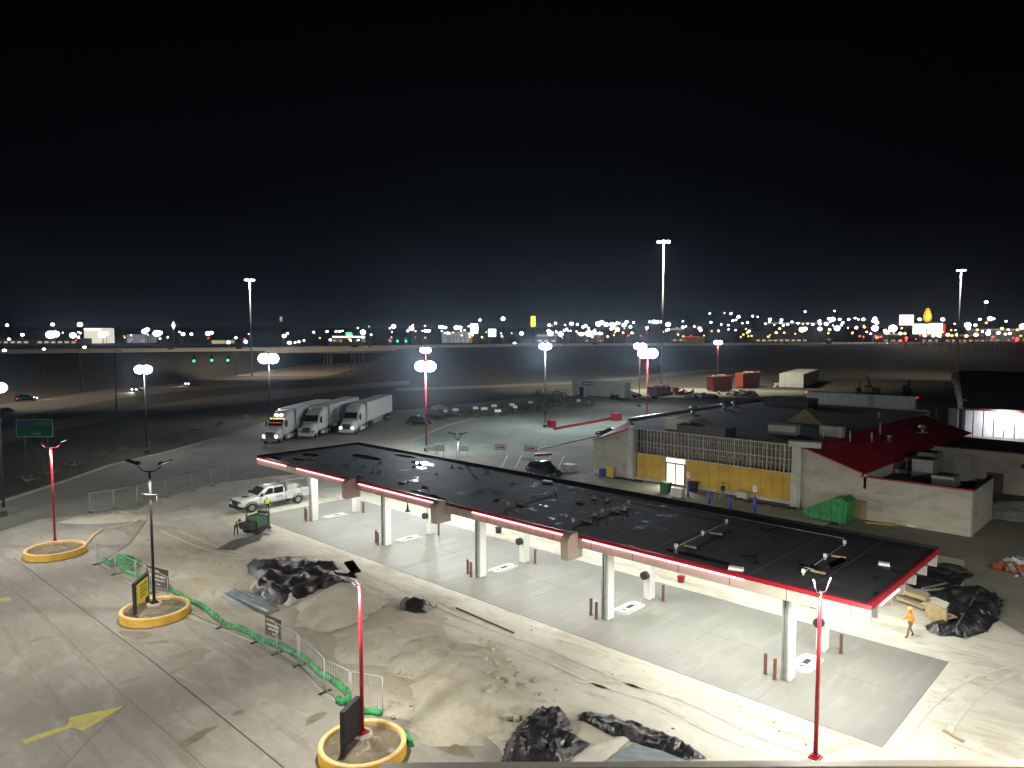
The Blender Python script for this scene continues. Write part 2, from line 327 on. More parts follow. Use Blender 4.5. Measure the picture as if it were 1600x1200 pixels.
def dup(root, loc=None, rz=None, label=None, group=None):
    r = root.copy(); COL.objects.link(r)
    if loc is not None: r.location = loc
    if rz is not None: r.rotation_euler = (0, 0, rz)
    if label: r['label'] = label
    if group: r['group'] = group
    for ch in kids(root):
        c = ch.copy(); COL.objects.link(c); c.parent = r
        for g in kids(ch):
            d = g.copy(); COL.objects.link(d); d.parent = c
    return r
def light(kind, name, loc, energy, color=(1,1,1), size=0.3, rot=None, parent=None, spot=None, blend=0.5, size_y=None, spread=None):
    l = bpy.data.lights.new(name, kind); l.energy = energy; l.color = color
    if kind == 'AREA':
        l.size = size
        if size_y: l.shape = 'RECTANGLE'; l.size_y = size_y
        if spread: l.spread = spread
    else: l.shadow_soft_size = size
    if kind == 'SPOT': l.spot_size = spot; l.spot_blend = blend
    o = bpy.data.objects.new(name, l); COL.objects.link(o); o.location = loc
    if rot: o.rotation_euler = rot
    if parent is not None: o.parent = parent
    return o
def text(body, size, m, parent, loc, rot, name='lettering', depth=0.004, align='CENTER'):
    c = bpy.data.curves.new(name, 'FONT'); c.body = body; c.size = size; c.align_x = align; c.align_y = 'CENTER'; c.extrude = depth
    c.resolution_u = 3
    o = bpy.data.objects.new(name, c); COL.objects.link(o); dg = bpy.context.evaluated_depsgraph_get(); dg.update()
    me = bpy.data.meshes.new_from_object(o.evaluated_get(dg)); bpy.data.objects.remove(o)
    me.materials.clear(); me.materials.append(m)
    q = bpy.data.objects.new(name, me); COL.objects.link(q); q.parent = parent; q.location = loc; q.rotation_euler = rot
    return q
def wob(p, s=1.0): return noise.noise(Vector(p)*s)

# ================================================================== THE SETTING
import bmesh
def lerp_tab(x, tab):
    if x <= tab[0][0]: (a, b), (c, d) = tab[0], tab[1]
    elif x >= tab[-1][0]: (a, b), (c, d) = tab[-2], tab[-1]
    else:
        for i in range(len(tab)-1):
            if tab[i][0] <= x <= tab[i+1][0]: (a, b), (c, d) = tab[i], tab[i+1]; break
    return b + (d-b)*(x-a)/(c-a)
def sst(a, b, x): t = min(1, max(0, (x-a)/(b-a))); return t*t*(3-2*t)
HW = [(-420, 250), (-221, 312), (-128, 361), (0, 476), (188, 532), (427, 603), (900, 720)]
FT = [(-420, 190), (-180, 215), (-140, 226), (-90, 254), (-45, 262), (55, 315), (257, 480), (382, 545), (900, 670)]
RX, RY = FY, -FX                                 # lateral direction, to the right
def wld(lat, D, z=0): return Vector((CAMX + FX*D + RX*lat, CAMY + FY*D + RY*lat, z))
GAP = (-118, -74)
def ground_h(lat, D):
    dh = lerp_tab(lat, HW); df = min(lerp_tab(lat, FT), dh-25)
    gap = sst(GAP[0]-10, GAP[0], lat)*(1-sst(GAP[1], GAP[1]+10, lat))
    h = 9*sst(df, dh-2, D)
    far = 9*sst(dh+36, dh+200, D)
    emb = h if D < dh+34 else 9
    g0 = 0 if D < dh+36 else far
    h = emb*(1-gap) + g0*gap
    h += 26*sst(900, 2400, D)
    if D < 170: h -= 0.03
    return h - 0.01
lats = sorted(set([-2500,-1800,-1300,-950,-700,-520] + list(range(-420, -130, 10)) + [-128+4*i for i in range(17)] + list(range(-50, 460, 12)) + [480,520,600,700,850,1050,1400,1900,2500]))
Ds = [-300,-150,-60,0,40,80,120,150,175] + list(range(185, 640, 8)) + [650,680,720,780,850,950,1100,1300,1600,2000,2400,3000,4000]
g = MB(); nl = len(lats); vs = [wld(l, D, ground_h(l, D) + (0.35*wob((l, D, 0), 0.06) + 0.15*wob((l, D, 3), 0.3) if 185 < D < 500 and 0.3 < ground_h(l, D) < 8.6 else 0)) for D in Ds for l in lats]
g.add(vs, [(j*nl+i, j*nl+i+1, (j+1)*nl+i+1, (j+1)*nl+i) for j in range(len(Ds)-1) for i in range(nl-1)], 0, True)
struct(g.build('ground', M_GRASS), 'dark dry grass ground and highway embankment')

def plane_poly(name, pts, z, m, label, thick=0.0):
    b = MB(); P = [(p[0], p[1]) for p in pts]
    if thick: b.prism(P, z-thick, z)
    else: b.sheet(P, z)
    return struct(b.build(name, m), label)
P_ = lambda *uv: [px(*q) for q in uv]
# paved apron where the trucks stand, then the mid parking lot, then the near lot
apron = P_((-260, 900), (-120, 830), (0, 783), (100, 752), (170, 727), (270, 704), (380, 672), (430, 655), (520, 645), (640, 640), (760, 628), (900, 612), (1050, 606), (1250, 610), (1420, 628), (1620, 640), (1900, 690), (1900, 900), (1700, 1300), (700, 1000))
apron += [Vector((70, -30, 0)), Vector((40, -60, 0)), Vector((-5, -60, 0))]
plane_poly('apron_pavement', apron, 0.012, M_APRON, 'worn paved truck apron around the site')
plane_poly('parking_lot', P_((640, 690), (700, 664), (800, 648), (900, 640), (1000, 641), (1060, 650), (968, 676), (905, 690), (860, 700), (820, 712), (700, 712), (655, 706)), 0.024, M_PARK, 'pale green lit parking lot behind the fuel canopy')
lot = P_((-300, 1000), (-150, 880), (60, 812), (180, 800), (230, 812), (200, 850), (155, 880), (213, 918), (290, 962), (345, 984), (400, 1006), (468, 1044), (505, 1086), (545, 1107), (600, 1118), (640, 1124), (720, 1120), (780, 1165), (800, 1215), (830, 1400)) + [Vector((58, -40, 0)), Vector((30, -52, 0)), Vector((0, -50, 0))]
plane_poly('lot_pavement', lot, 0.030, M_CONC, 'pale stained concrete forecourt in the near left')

SX0, SX1, SY0, SY1 = -5.6, 51.6, -3.4, 7.9
site = P_((155, 884), (213, 920), (290, 964), (345, 986), (400, 1008), (468, 1046), (505, 1088), (545, 1109), (640, 1128), (700, 1118), (745, 1140), (780, 1170), (800, 1215), (830, 1300)) + [Vector(q) for q in ((64, -30, 0), (75, -10, 0), (64, 6, 0), (57, 12, 0), (50, 19, 0), (48, 29, 0), (9, 30, 0), (2, 24, 0), (-8, 15, 0))] + P_((500, 741), (430, 744), (330, 757), (250, 780), (215, 797), (170, 800), (232, 812), (205, 850))
bm = bmesh.new(); bm.faces.new([bm.verts.new((p.x, p.y, 0)) for p in site])
bmesh.ops.triangulate(bm, faces=bm.faces[:])
x = -30
while x < 78:
    bmesh.ops.bisect_plane(bm, geom=bm.verts[:]+bm.edges[:]+bm.faces[:], plane_co=(x, 0, 0), plane_no=(1, 0, 0)); x += 0.8
y = -36
while y < 32:
    bmesh.ops.bisect_plane(bm, geom=bm.verts[:]+bm.edges[:]+bm.faces[:], plane_co=(0, y, 0), plane_no=(0, 1, 0)); y += 0.8
for v in bm.verts:
    v.co.z = 0.050 + 0.007*wob((v.co.x, v.co.y, 0), 0.9) + 0.005*wob((v.co.x, v.co.y, 5), 2.3)
for f in bm.faces: f.smooth = True
me = bpy.data.meshes.new('construction_ground'); bm.to_mesh(me); bm.free(); me.materials.append(M_SITE)
at = me.attributes.new('dust', 'FLOAT', 'POINT')
for i, v in enumerate(me.vertices):
    x, y = v.co.x, v.co.y
    wid = 6.0 + max(0, (x-20))*0.10
    d = max(SX0-x, x-SX1, SY0-y, y-SY1, 0)
    n_ = 2.2*wob((x, y, 0), 0.22) + 1.3*wob((x, y, 7), 0.7)
    k = 1 - sst(wid-3.2, wid+1.2, d + n_) if y < SY0 else 1 - sst(4, 9, d + n_)
    if x > 48 and y < 9: k = max(k, sst(-2.5, 1.5, x-49 + n_)*0.9)
    at.data[i].value = k
o = bpy.data.objects.new('construction_ground', me); COL.objects.link(o); struct(o, 'dusty compacted construction ground around the fuel slab')
b = MB(); b.box(((SX0+SX1)/2, (SY0+SY1)/2, 0.02), (SX1-SX0, SY1-SY0, 0.10))
struct(b.build('canopy_slab', M_SLAB), 'smooth grey concrete slab under the fuel canopy')
# slab joints and forecourt joints
b = MB()
for a in [SX0 + 5.72*k for k in range(1, 10)]: b.box((a, (SY0+SY1)/2, 0.0735), (0.03, SY1-SY0, 0.004))
b.box(((SX0+SX1)/2, 2.3, 0.0737), (SX1-SX0, 0.03, 0.004))
struct(b.build('slab_joint', mat('slab_joint_shade', (0.19, 0.185, 0.17), rough=0.9)), 'thin saw-cut joints in the slab')
def strip(name, path, w, z, m, label, closed=False):
    b = MB(); P = [Vector((p[0], p[1], 0)) for p in path]; vs = []
    for i, p in enumerate(P):
        d = (P[min(i+1, len(P)-1)] - P[max(i-1, 0)]).normalized(); nn = Vector((-d.y, d.x, 0))*w/2
        vs += [(p.x+nn.x, p.y+nn.y, z), (p.x-nn.x, p.y-nn.y, z)]
    b.add(vs, [(2*i, 2*i+1, 2*i+3, 2*i+2) for i in range(len(P)-1)])
    return struct(b.build(name, m), label)
strip('pavement_joint', P_((22, 873), (240, 1036), (390, 1157), (460, 1215)), 0.06, 0.036, M_JOINT, 'dark joint running down the forecourt')
strip('pavement_joint', P_((-20, 898), (60, 952), (180, 1076), (290, 1172), (330, 1210)), 0.035, 0.036, mat('thin_joint', (0.15, 0.14, 0.12), rough=0.9), 'faint joint beside the yellow arrow')
strip('pavement_joint', P_((100, 1200), (145, 1150), (200, 1100)), 0.03, 0.036, mat('thin_joint', (0.15, 0.14, 0.12)), 'faint cross joint in the forecourt')
arrow = P_((33, 1158), (40, 1164), (112, 1138), (131, 1143), (194, 1104), (108, 1122), (107, 1133))
plane_poly('road_marking', arrow, 0.037, M_YPAINT, 'worn yellow arrow painted on the forecourt')
plane_poly('road_marking', P_((-30, 938), (-30, 948), (18, 939), (16, 933)), 0.037, M_YPAINT, 'end of a yellow stripe at the left edge of the forecourt')
def blob(cx, cy, rx, ry, n=22, j=0.28, rot=0.0):
    o = []; s0 = random.random()*50
    for i in range(n):
        t = 2*pi*i/n; k = 1 + j*2*noise.noise(Vector((cos(t)*1.3+s0, sin(t)*1.3, 0)))
        a, c = rx*k*cos(t), ry*k*sin(t)
        o.append(px(cx + a*cos(rot)-c*sin(rot), cy + a*sin(rot)+c*cos(rot)))
    return o
for (u, v, ru, rv, ro) in ((213, 992, 26, 6, .1), (244, 1005, 22, 2.5, -.1), (288, 1028, 42, 9, -.2), (278, 1047, 18, 3, -.4), (205, 1063, 16, 2.5, -.3), (303, 1155, 28, 6, -.5), (372, 1114, 10, 4, -.2), (493, 1123, 18, 6, -.5), (60, 1000, 22, 3, -.2), (700, 1165, 46, 10, .35), (322, 1143, 18, 4, -.35)):
    plane_poly('oil_stain', blob(u, v, ru, rv, rot=ro), 0.0345+random.random()*0.001, M_STAIN, 'brown damp stain on the forecourt')
# parking bay lines behind the canopy
for i, u in enumerate((836, 858, 879, 812, 790)):
    strip('road_marking', P_((u-7+i*0, 732), (u+3, 712)), 0.12, 0.034, mat('old_white_line', (0.45, 0.45, 0.38), rough=0.8), 'worn white bay line')
for (a_, c_) in (((748, 695), (772, 695)), ((752, 706), (778, 706))):
    strip('road_marking', P_(a_, c_), 0.14, 0.034, mat('old_white_line', (0.45, 0.45, 0.38)), 'short white line on the parking lot')
# kerbs
M_KERB = mat('kerb_concrete', (0.30, 0.28, 0.23), (0.22, 0.20, 0.16), rough=0.85, scale=0.8)
def kerb(path, w, h, m, label, name='kerb'):
    b = MB(); P = [Vector((p[0], p[1], 0)) for p in path]; vs = []; fs = []
    for i, p in enumerate(P):
        d = (P[min(i+1, len(P)-1)] - P[max(i-1, 0)]).normalized(); nn = Vector((-d.y, d.x, 0))*w/2
        vs += [(p.x+nn.x, p.y+nn.y, 0), (p.x+nn.x*0.9, p.y+nn.y*0.9, h), (p.x-nn.x*0.9, p.y-nn.y*0.9, h), (p.x-nn.x, p.y-nn.y, 0)]
    for i in range(len(P)-1):
        for k in range(3): fs.append((4*i+k, 4*i+k+1, 4*i+k+5, 4*i+k+4))
    fs += [(0, 1, 2, 3), tuple(range(len(vs)-4, len(vs)))]
    b.add(vs, fs); return struct(b.build(name, m), label)
kerb(P_((-200, 870), (-120, 832), (0, 785), (100, 753), (170, 728), (270, 705), (380, 673), (430, 656)), 0.5, 0.16, M_KERB, 'kerb between the apron and the dark grass')
kerb(P_((128, 856), (136, 850), (146, 838), (160, 829), (185, 824), (205, 820), (218, 814), (214, 809), (200, 803), (190, 801)), 0.30, 0.17, mat('yellowed_kerb', (0.46, 0.38, 0.22), (0.35, 0.31, 0.22), rough=0.8, scale=0.9), 'curved yellowed kerb around the dirt strip')
kerb([px(640, 690), px(700, 664), px(740, 655)], 0.4, 0.12, M_KERB, 'low kerb at the parking lot edge')
# roads
road1 = P_((-300, 900), (-150, 745), (0, 694), (60, 680), (110, 668), (200, 652), (300, 640), (400, 628), (520, 612), (640, 600), (640, 594), (520, 603), (400, 612), (300, 624), (200, 638), (100, 654), (0, 672), (-150, 700), (-300, 760))
plane_poly('road', [Vector((p.x, p.y, 0)) for p in road1], 0.02, mat('road_pale', (0.15, 0.125, 0.095), (0.11, 0.095, 0.07), rough=0.8, scale=0.3), 'near frontage road below the grass')
road2 = P_((-300, 740), (-150, 690), (0, 655), (60, 645), (130, 633), (200, 620), (300, 610), (400, 602), (500, 590), (560, 581), (560, 577), (480, 580), (400, 588), (300, 596), (200, 604), (60, 624), (0, 632), (-150, 655), (-300, 690))
plane_poly('road', [Vector((p.x, p.y, 0)) for p in road2], 0.02, mat('road_brownish', (0.125, 0.095, 0.08), (0.095, 0.072, 0.06), rough=0.75, scale=0.3), 'wide service road with cars at the foot of the embankment')
road3 = [(620, 611), (760, 606), (900, 600), (1000, 592), (1100, 581), (1200, 572), (1320, 563), (1320, 560), (1200, 567), (1100, 576), (1000, 587), (900, 596), (760, 602), (620, 607)]
plane_poly('road', [px(*q) for q in road3], 0.02, mat('road_grey', (0.11, 0.10, 0.09), rough=0.8), 'thin frontage road passing behind the site')

# highway deck on the embankment, with its barrier as a wall of its own
hl = [(-700, None)] + [(l, None) for l in range(-420, 920, 20)]
def hpt(lat, off, z): return wld(lat, lerp_tab(lat, HW)+off, z)
b = MB(); vs = []
L_ = list(range(-640, 920, 16))
for l in L_: vs += [hpt(l, -0.5, 9.05), hpt(l, 34, 9.05), hpt(l, 34, 8.0), hpt(l, -0.5, 8.0)]
fs = []
for i in range(len(L_)-1):
    for k in range(4): fs.append((4*i+k, 4*i+(k+1) % 4, 4*i+4+(k+1) % 4, 4*i+4+k))
b.add(vs, fs); struct(b.build('highway', M_HIROAD), 'raised highway deck on the embankment')
def hwall(off, z0, z1, th, l0, l1, label, name='highway_barrier', m=M_HIWALL):
    b = MB(); vs = []; LL = [l0 + (l1-l0)*i/60 for i in range(61)]
    for l in LL: vs += [hpt(l, off, z0), hpt(l, off+th*0.3, z1), hpt(l, off+th*0.8, z1), hpt(l, off+th, z0)]
    fs = [(4*i+k, 4*i+(k+1) % 4, 4*i+4+(k+1) % 4, 4*i+4+k) for i in range(60) for k in range(4)] + [(0, 1, 2, 3), (243, 242, 241, 240)]
    b.add(vs, fs); return tag(b.build(name, m), label, 'barrier')
hwall(-1.3, 7.7, 10.1, 0.6, -640, 230, 'long pale concrete barrier along the near edge of the highway')
hwall(34.2, 8.6, 10.3, 0.5, -640, 400, 'far concrete barrier behind the highway lanes')
# underpass
br = thing('bridge', 'highway bridge on round columns over the underpass road', 'bridge', wld(-96, lerp_tab(-96, HW)+17, 0), math.atan2(RY, RX)+0.55)
b = MB(); b.box((0, 0, 7.4), (54, 30, 1.1)); b.build('girder', mat('bridge_concrete', (0.20, 0.19, 0.17), (0.15, 0.14, 0.13), rough=0.85, scale=0.3), br)
for i in (-9, 9):
    for j in (-10, -3.5, 3.5, 10): MB().cyl((i, j, -0.2), (i, j, 6.85), 0.55, n=12).build('column', MATS['bridge_concrete'], br)
plane_poly('underpass_road', [wld(l, D) for l, D in ((-116, 300), (-78, 300), (-72, 560), (-130, 560))], 0.05, mat('underpass_ground', (0.26, 0.20, 0.14), rough=0.8), 'lit tan road seen through the underpass')

# ================================================================== FUEL CANOPY
CX0, CX1, CY0, CY1, CZ = -7.4, 50.5, -1.9, 10.2, 5.62
can = thing('fuel_canopy', 'long flat black-roofed fuel canopy with red glowing edge on white columns', 'canopy', (22, 2.3, 0.070))
O_ = Vector((22, 2.3, 0.070))
def cb(name, m, fn, parent=can, **k):
    b = MB(); fn(b); b.v = [tuple(Vector(q)-O_) for q in b.v]; return b.build(name, m, parent, **k)
def _roof(b):
    b.box(((CX0+CX1)/2, (CY0+CY1)/2, CZ-0.11), (CX1-CX0-0.24, CY1-CY0-0.24, 0.10))
cb('roof_deck', M_ROOF, _roof)
cb('parapet', M_BLACK, lambda b: (b.box(((CX0+CX1)/2, CY1-0.06, CZ-0.06), (CX1-CX0-0.24, 0.12, 0.34)), b.box((CX0+0.06, (CY0+CY1)/2, CZ-0.06), (0.12, CY1-CY0, 0.34))))
def _red(b):
    for x0, x1 in ((CX0, 9.25), (9.85, 20.75), (21.35, 33.0), (33.6, CX1)):
        b.extr([(CY0-0.02, CZ-0.19), (CY0+0.10, CZ-0.02), (CY0+0.26, CZ-0.02), (CY0+0.26, CZ-0.19)], x0, x1)
    b.extr([(CX1+0.02, CZ-0.17), (CX1-0.12, CZ-0.02), (CX1-0.26, CZ-0.02), (CX1-0.26, CZ-0.17)], CY0+0.28, CY1, 'y')
cb('red_band', M_RED, _red)
def _fas(b):
    b.box(((CX0+CX1)/2, CY0+0.06, CZ-0.475), (CX1-CX0, 0.12, 0.56)); b.box((CX0+0.06, (CY0+CY1)/2+0.1, CZ-0.535), (0.12, CY1-CY0-0.3, 0.44))
    b.box(((CX0+CX1)/2, CY1-0.06, CZ-0.535), (CX1-CX0-0.3, 0.12, 0.44)); b.box((CX1-0.5, (CY0+CY1)/2, CZ-0.535), (0.1, CY1-CY0-0.3, 0.44))
cb('fascia', M_BEIGE, _fas)
for k in range(1, 20):
    x = CX0+k*3.0
    cb('fascia_joint', M_JOINT, lambda b: b.box((x, CY0-0.002, CZ-0.475), (0.025, 0.012, 0.55)))
for x0, x1 in ((-7.2, -1.6), (0.4, 8.6), (10.4, 20.5), (24.2, 32.7), (34.0, 44.4)):
    cb('led_tube', G_RED, lambda b: b.cyl((x0, CY0-0.075, CZ-0.215), (x1, CY0-0.075, CZ-0.215), 0.05, n=8))
cb('led_tube', G_RED, lambda b: b.cyl((CX1+0.075, -0.75, CZ-0.22), (CX1+0.075, 2.0, CZ-0.22), 0.05, n=8))
for k in range(6):
    y = CY0 + 1.0 + k*2.05
    cb('rafter_end', M_TRIM, lambda b: b.box((CX1-0.22, y, CZ-0.575), (0.44, 0.16, 0.52)))
def wing(x0):
    p = [(CY0-0.0, CZ+0.16)] + [(CY0-0.45-0.55*sin(t), CZ-0.39+0.55*cos(t)) for t in [i*pi/2/8 for i in range(9)]] + [(CY0-0.95, CZ-1.45), (CY0+0.45, CZ-1.45), (CY0+0.45, CZ-0.78), (CY0, CZ-0.78)]
    cb('curved_bracket', M_BEIGE, lambda b: b.extr(p, x0, x0+0.58))
for x0 in (9.26, 20.76, 33.01): wing(x0)
cb('soffit', mat('white_soffit', (0.72, 0.72, 0.68), rough=0.6), lambda b: b.box(((CX0+CX1)/2-0.2, (CY0+CY1)/2, CZ-0.745), (CX1-CX0-0.7, CY1-CY0-0.26, 0.03)))
COLX = [0.0, 11.5, 23.0, 34.5, 46.0]
for x in COLX:
    for y in (0.0, 4.75):
        cb('column', M_WCOL, lambda b: b.box((x, y, (0.070+CZ-0.76)/2), (0.52, 0.62, CZ-0.76-0.070)), bevel=0.02)
    # steel channels and pipes in front of the near columns
    cb('downpipe', M_GREYMET, lambda b: (b.box((x-0.14, -0.37, 2.45), (0.10, 0.10, 4.7)), b.box((x+0.06, -0.38, 2.45), (0.08, 0.12, 4.7))))
    cb('reel_housing', M_DARKMET, lambda b: (b.cyl((x-0.05, 4.38, 1.75), (x-0.05, 4.06, 1.75), 0.27, n=18), b.cyl((x-0.05, 4.05, 1.75), (x-0.05, 4.02, 1.75), 0.12, n=12))) if x > 5 else None
# soffit fittings and the light they give
FIX = [(x, y) for x in (-4.5, 1.8, 8.0, 14.3, 20.5, 26.8, 33.0, 39.2, 43.5, 48.4) for y in (-1.1, 3.0, 8.2)]
for x, y in FIX:
    cb('soffit_fixture', G_CAN, lambda b: b.box((x, y, CZ-0.785), (0.6, 0.6, 0.05)))
CAN_W = 200.0
for x, y in FIX:
    light('AREA', 'canopy_light', Vector((x, y, CZ-0.83))-O_, CAN_W, (0.98, 1.0, 0.90), 0.6, parent=can)
for x in (8, 18, 28, 38, 47):   # hidden floods added on the back edge to brighten the store front
    cb('added_back_flood', M_DARKMET, lambda b: b.box((x, CY1+0.10, CZ-0.45), (0.5, 0.16, 0.3)))
    light('AREA', 'store_fill_light', Vector((x, CY1+0.25, CZ-0.47))-O_, 420, (1.0, 0.98, 0.86), 0.45, (R(62), 0, 0), parent=can)
# rooftop conduit, junction boxes and small clutter
def conduit(x0, y0, x1, y1, n, ym=0.0):
    cb('roof_conduit', M_GREYMET, lambda b: b.tube([(x0, y0, CZ+0.06), ((x0+x1)/2+ym, (y0+y1)/2, CZ+0.06), (x1, y1, CZ+0.06)], 0.025, 6))
    for i in range(n):
        t = i/(n-1) if n > 1 else 0.5
        x, y = x0+(x1-x0)*t, y0+(y1-y0)*t
        cb('junction_box', M_WHITE, lambda b: (b.box((x, y, CZ+0.16), (0.16, 0.12, 0.20)), b.box((x, y, CZ+0.01), (0.06, 0.06, 0.14))))
        cb('conduit_foot', M_WOOD, lambda b: b.box((x+0.4, y+0.9, CZ-0.01), (0.75, 0.16, 0.09), rz=0.2*i)) if i < n-1 else None
conduit(46.5, 0.4, 46.2, 7.2, 3); conduit(39.4, -0.2, 38.9, 6.9, 3); conduit(31.5, 0.2, 31.2, 7.0, 3); conduit(25.2, 0.6, 24.6, 6.6, 2)
cb('roof_conduit', M_GREYMET, lambda b: b.tube([(23, 8.5, CZ+0.06), (31, 8.6, CZ+0.05), (38, 8.4, CZ+0.06), (45.8, 8.3, CZ+0.06)], 0.02, 6))
for i in range(40):
    x, y = random.uniform(-5, 33), random.uniform(-0.6, 8.6)
    if i % 3 == 0: cb('junction_box', M_TRIM, lambda b: (b.box((x, y, CZ+0.10), (0.12, 0.12, 0.18), rz=i), b.box((x, y, CZ-0.02), (0.3, 0.3, 0.07), rz=i*0.7)))
    elif i % 3 == 1: cb('roof_patch', mat('roof_patch_grey', (0.11, 0.11, 0.11), rough=0.6), lambda b: b.box((x, y, CZ-0.052), (random.uniform(.3, .9), random.uniform(.15, .35), 0.012), rz=random.uniform(0, 3)))
    else: cb('conduit_foot', M_WOOD, lambda b: b.box((x, y, CZ-0.01), (0.6, 0.12, 0.09), rz=random.uniform(0, 3)))
M_WET = mat('wet_membrane', (0.02, 0.02, 0.022), rough=0.04, spec=1.0)
for (x, y, rx, ry) in ((-5.6, -0.9, 1.1, 0.4), (-3.0, 0.2, 1.0, 0.4), (0.5, 5.6, 2.4, 0.7), (7.5, 7.2, 1.6, 0.6), (9.0, 5.6, 1.0, 0.5), (17.6, -0.9, 1.6, 0.28), (19.4, -1.1, 1.0, 0.22), (3, 8.6, 1.7, 0.5), (41, -0.6, 2.0, 0.3), (-4.5, 2.4, 1.2, 0.7)):
    cb('puddle', M_WET, lambda b: b.sheet([(x+rx*cos(t)*(1+.35*wob((cos(t)*2+x, sin(t)*2, 0))), y+ry*sin(t)*(1+.35*wob((cos(t)*2, sin(t)*2+y, 9)))) for t in [2*pi*i/26 for i in range(26)]], CZ-0.052))
for (x, y, w, d) in ((43.6, -1.2, 0.75, 0.35), (49.0, 5.0, 0.55, 0.35), (21.8, 8.9, 0.8, 0.4)):
    cb('roof_box', M_WHITE, lambda b: b.box((x, y, CZ+0.0), (w, d, 0.16), rz=0.3))

for k in range(1, 19):
    x = CX0 + k*3.05
    cb('membrane_seam', mat('seam_grey', (0.055, 0.056, 0.062), rough=0.6), lambda b: b.box((x, (CY0+CY1)/2, CZ-0.057), (0.09, CY1-CY0-0.5, 0.008)))
# bollards by the columns, tank covers, dark reels
bo = None
for i, x in enumerate(COLX):
    for j, (dx, dy) in enumerate(((-1.05, -0.35), (-0.42, -0.62), (0.95, 4.95))):
        lab = ['brown square bollard standing apart in front of a near canopy column', 'brown square bollard close against a near canopy column', 'brown square bollard beside a far canopy column'][j]
        if bo is None:
            bo = MB().box((0, 0, 0.55), (0.14, 0.14, 1.1)).box((0, 0, 0.01), (0.24, 0.24, 0.02)).build('bollard', M_BROWN, None, (x+dx, dy, 0.070), bevel=0.01); tag(bo, lab, 'bollard', 'brown bollards under the canopy'); o = bo
        else:
            o = bo.copy(); COL.objects.link(o); o.location = (x+dx, dy, 0.070); o['label'] = lab
        ordn = ['leftmost', 'second from left', 'middle', 'fourth from left', 'rightmost'][i]
        o['label'] = ['brown bollard standing apart left of the %s near canopy column', 'brown bollard hard against the %s near canopy column', 'brown bollard right of the %s far canopy column'][j] % ordn
tcv = None
for i, x in enumerate(COLX):
    ordn = ['leftmost', 'second from left', 'middle', 'fourth from left', 'rightmost'][i]
    lab = 'white raised tank cover on the slab between the %s pair of columns' % ordn
    loc = (x+0.05, 2.3, 0.074)
    if tcv is None:
        tcv = thing('tank_cover', lab, 'tank cover', loc, 0, 'white tank covers under the canopy')
        p = [(0.5*math.copysign(abs(cos(t))**0.4, cos(t)), 1.15*math.copysign(abs(sin(t))**0.4, sin(t))) for t in [2*pi*(k+.5)/28 for k in range(28)]]
        MB().prism([(a*1.25, b_*1.08) for a, b_ in p], 0, 0.03).prism(p, 0.03, 0.09).build('cover', mat('cover_white', (.52, .52, .50), (.42, .42, .40), rough=.6, scale=3), tcv)
        MB().box((0, 0.1, 0.092), (0.30, 0.7, 0.006)).box((0.0, -0.6, 0.092), (0.22, 0.16, 0.006)).build('marking', M_DKCLOTH, tcv)
        MB().cyl((0.3, 0.95, 0.08), (0.3, 0.95, 0.42), 0.03).build('vent_pipe', M_TRIM, tcv)
    else: dup(tcv, loc, None, lab)

# ================================================================== LAMPS
def near_lamp(base, H, m, heads, label, group='slim lamp posts around the forecourt', z0=0.03, W=900, on=True, rise=0.55):
    t = thing('lamp_post', label, 'lamp post', (base.x, base.y, z0), 0, group)
    MB().box((0, 0, 0.03), (0.46, 0.46, 0.06)).box((0, 0, 0.10), (0.28, 0.28, 0.10)).build('base_plate', m, t)
    MB().cyl((0, 0, 0.06), (0, 0, H), 0.095, 0.075, n=12).build('pole', m, t)
    for (az, reach) in heads:
        d = Vector((cos(az), sin(az), 0)); e = d*reach + Vector((0, 0, H+rise))
        MB().tube([(0, 0, H-0.08), tuple(d*reach*0.55+Vector((0, 0, H-0.02))), tuple(e - Vector((0, 0, rise*0.5)))], 0.035, 8).build('arm', m if (m is M_RED and H > 7.5) else M_BLACK, t)
        hd = MB(); c = e + d*0.28; hd.box(c, (0.82, 0.42, 0.08), rz=az, ry=-0.35).box(c - d*0.30 - Vector((0, 0, 0.05)), (0.22, 0.2, 0.14), rz=az, ry=-0.35)
        h = hd.build('lamp_head', M_BLACK, t)
        MB().box(c + Vector((0, 0, -0.045)), (0.4, 0.2, 0.012), rz=az, ry=-0.35).build('lens', G_NLENS, h)
        if on: light('SPOT', 'lamp_light', c + Vector((0, 0, -0.45)), W, (1.0, 0.97, 0.88), 0.15, (0, 0, 0), t, spot=R(178 if m is M_RED else 112), blend=0.18 if m is M_RED else 0.4)
    return t
TO_L = math.atan2(-RY, -RX); TO_R = math.atan2(RY, RX); TO_C = math.atan2(-FY, -FX)
L1, L2, L3, L4 = px(86, 846, .45), px(241, 942, .45), px(566, 1145, .45), px(1274, 1186)
near_lamp(L1, 8.0, M_RED, [(TO_L, .8), (TO_R, .8)], 'red lamp post with a glowing pink top in the left yellow planter', z0=.30, W=1900)
near_lamp(L2, 8.7, M_BLACK, [(TO_L, .75), (TO_R, .75)], 'black lamp post with two spread heads in the middle yellow planter', z0=.30, W=1900)
near_lamp(L3, 6.7, M_RED, [(TO_L+0.7, .42), (TO_L-0.9, .42)], 'red lamp post with black heads in the nearest yellow planter', z0=.30, W=1700)
near_lamp(L4, 7.2, M_RED, [(TO_L+0.5, .45), (TO_R+0.2, .45)], 'red lamp post standing in front of the right end of the canopy', z0=.06, W=1900, rise=1.15)
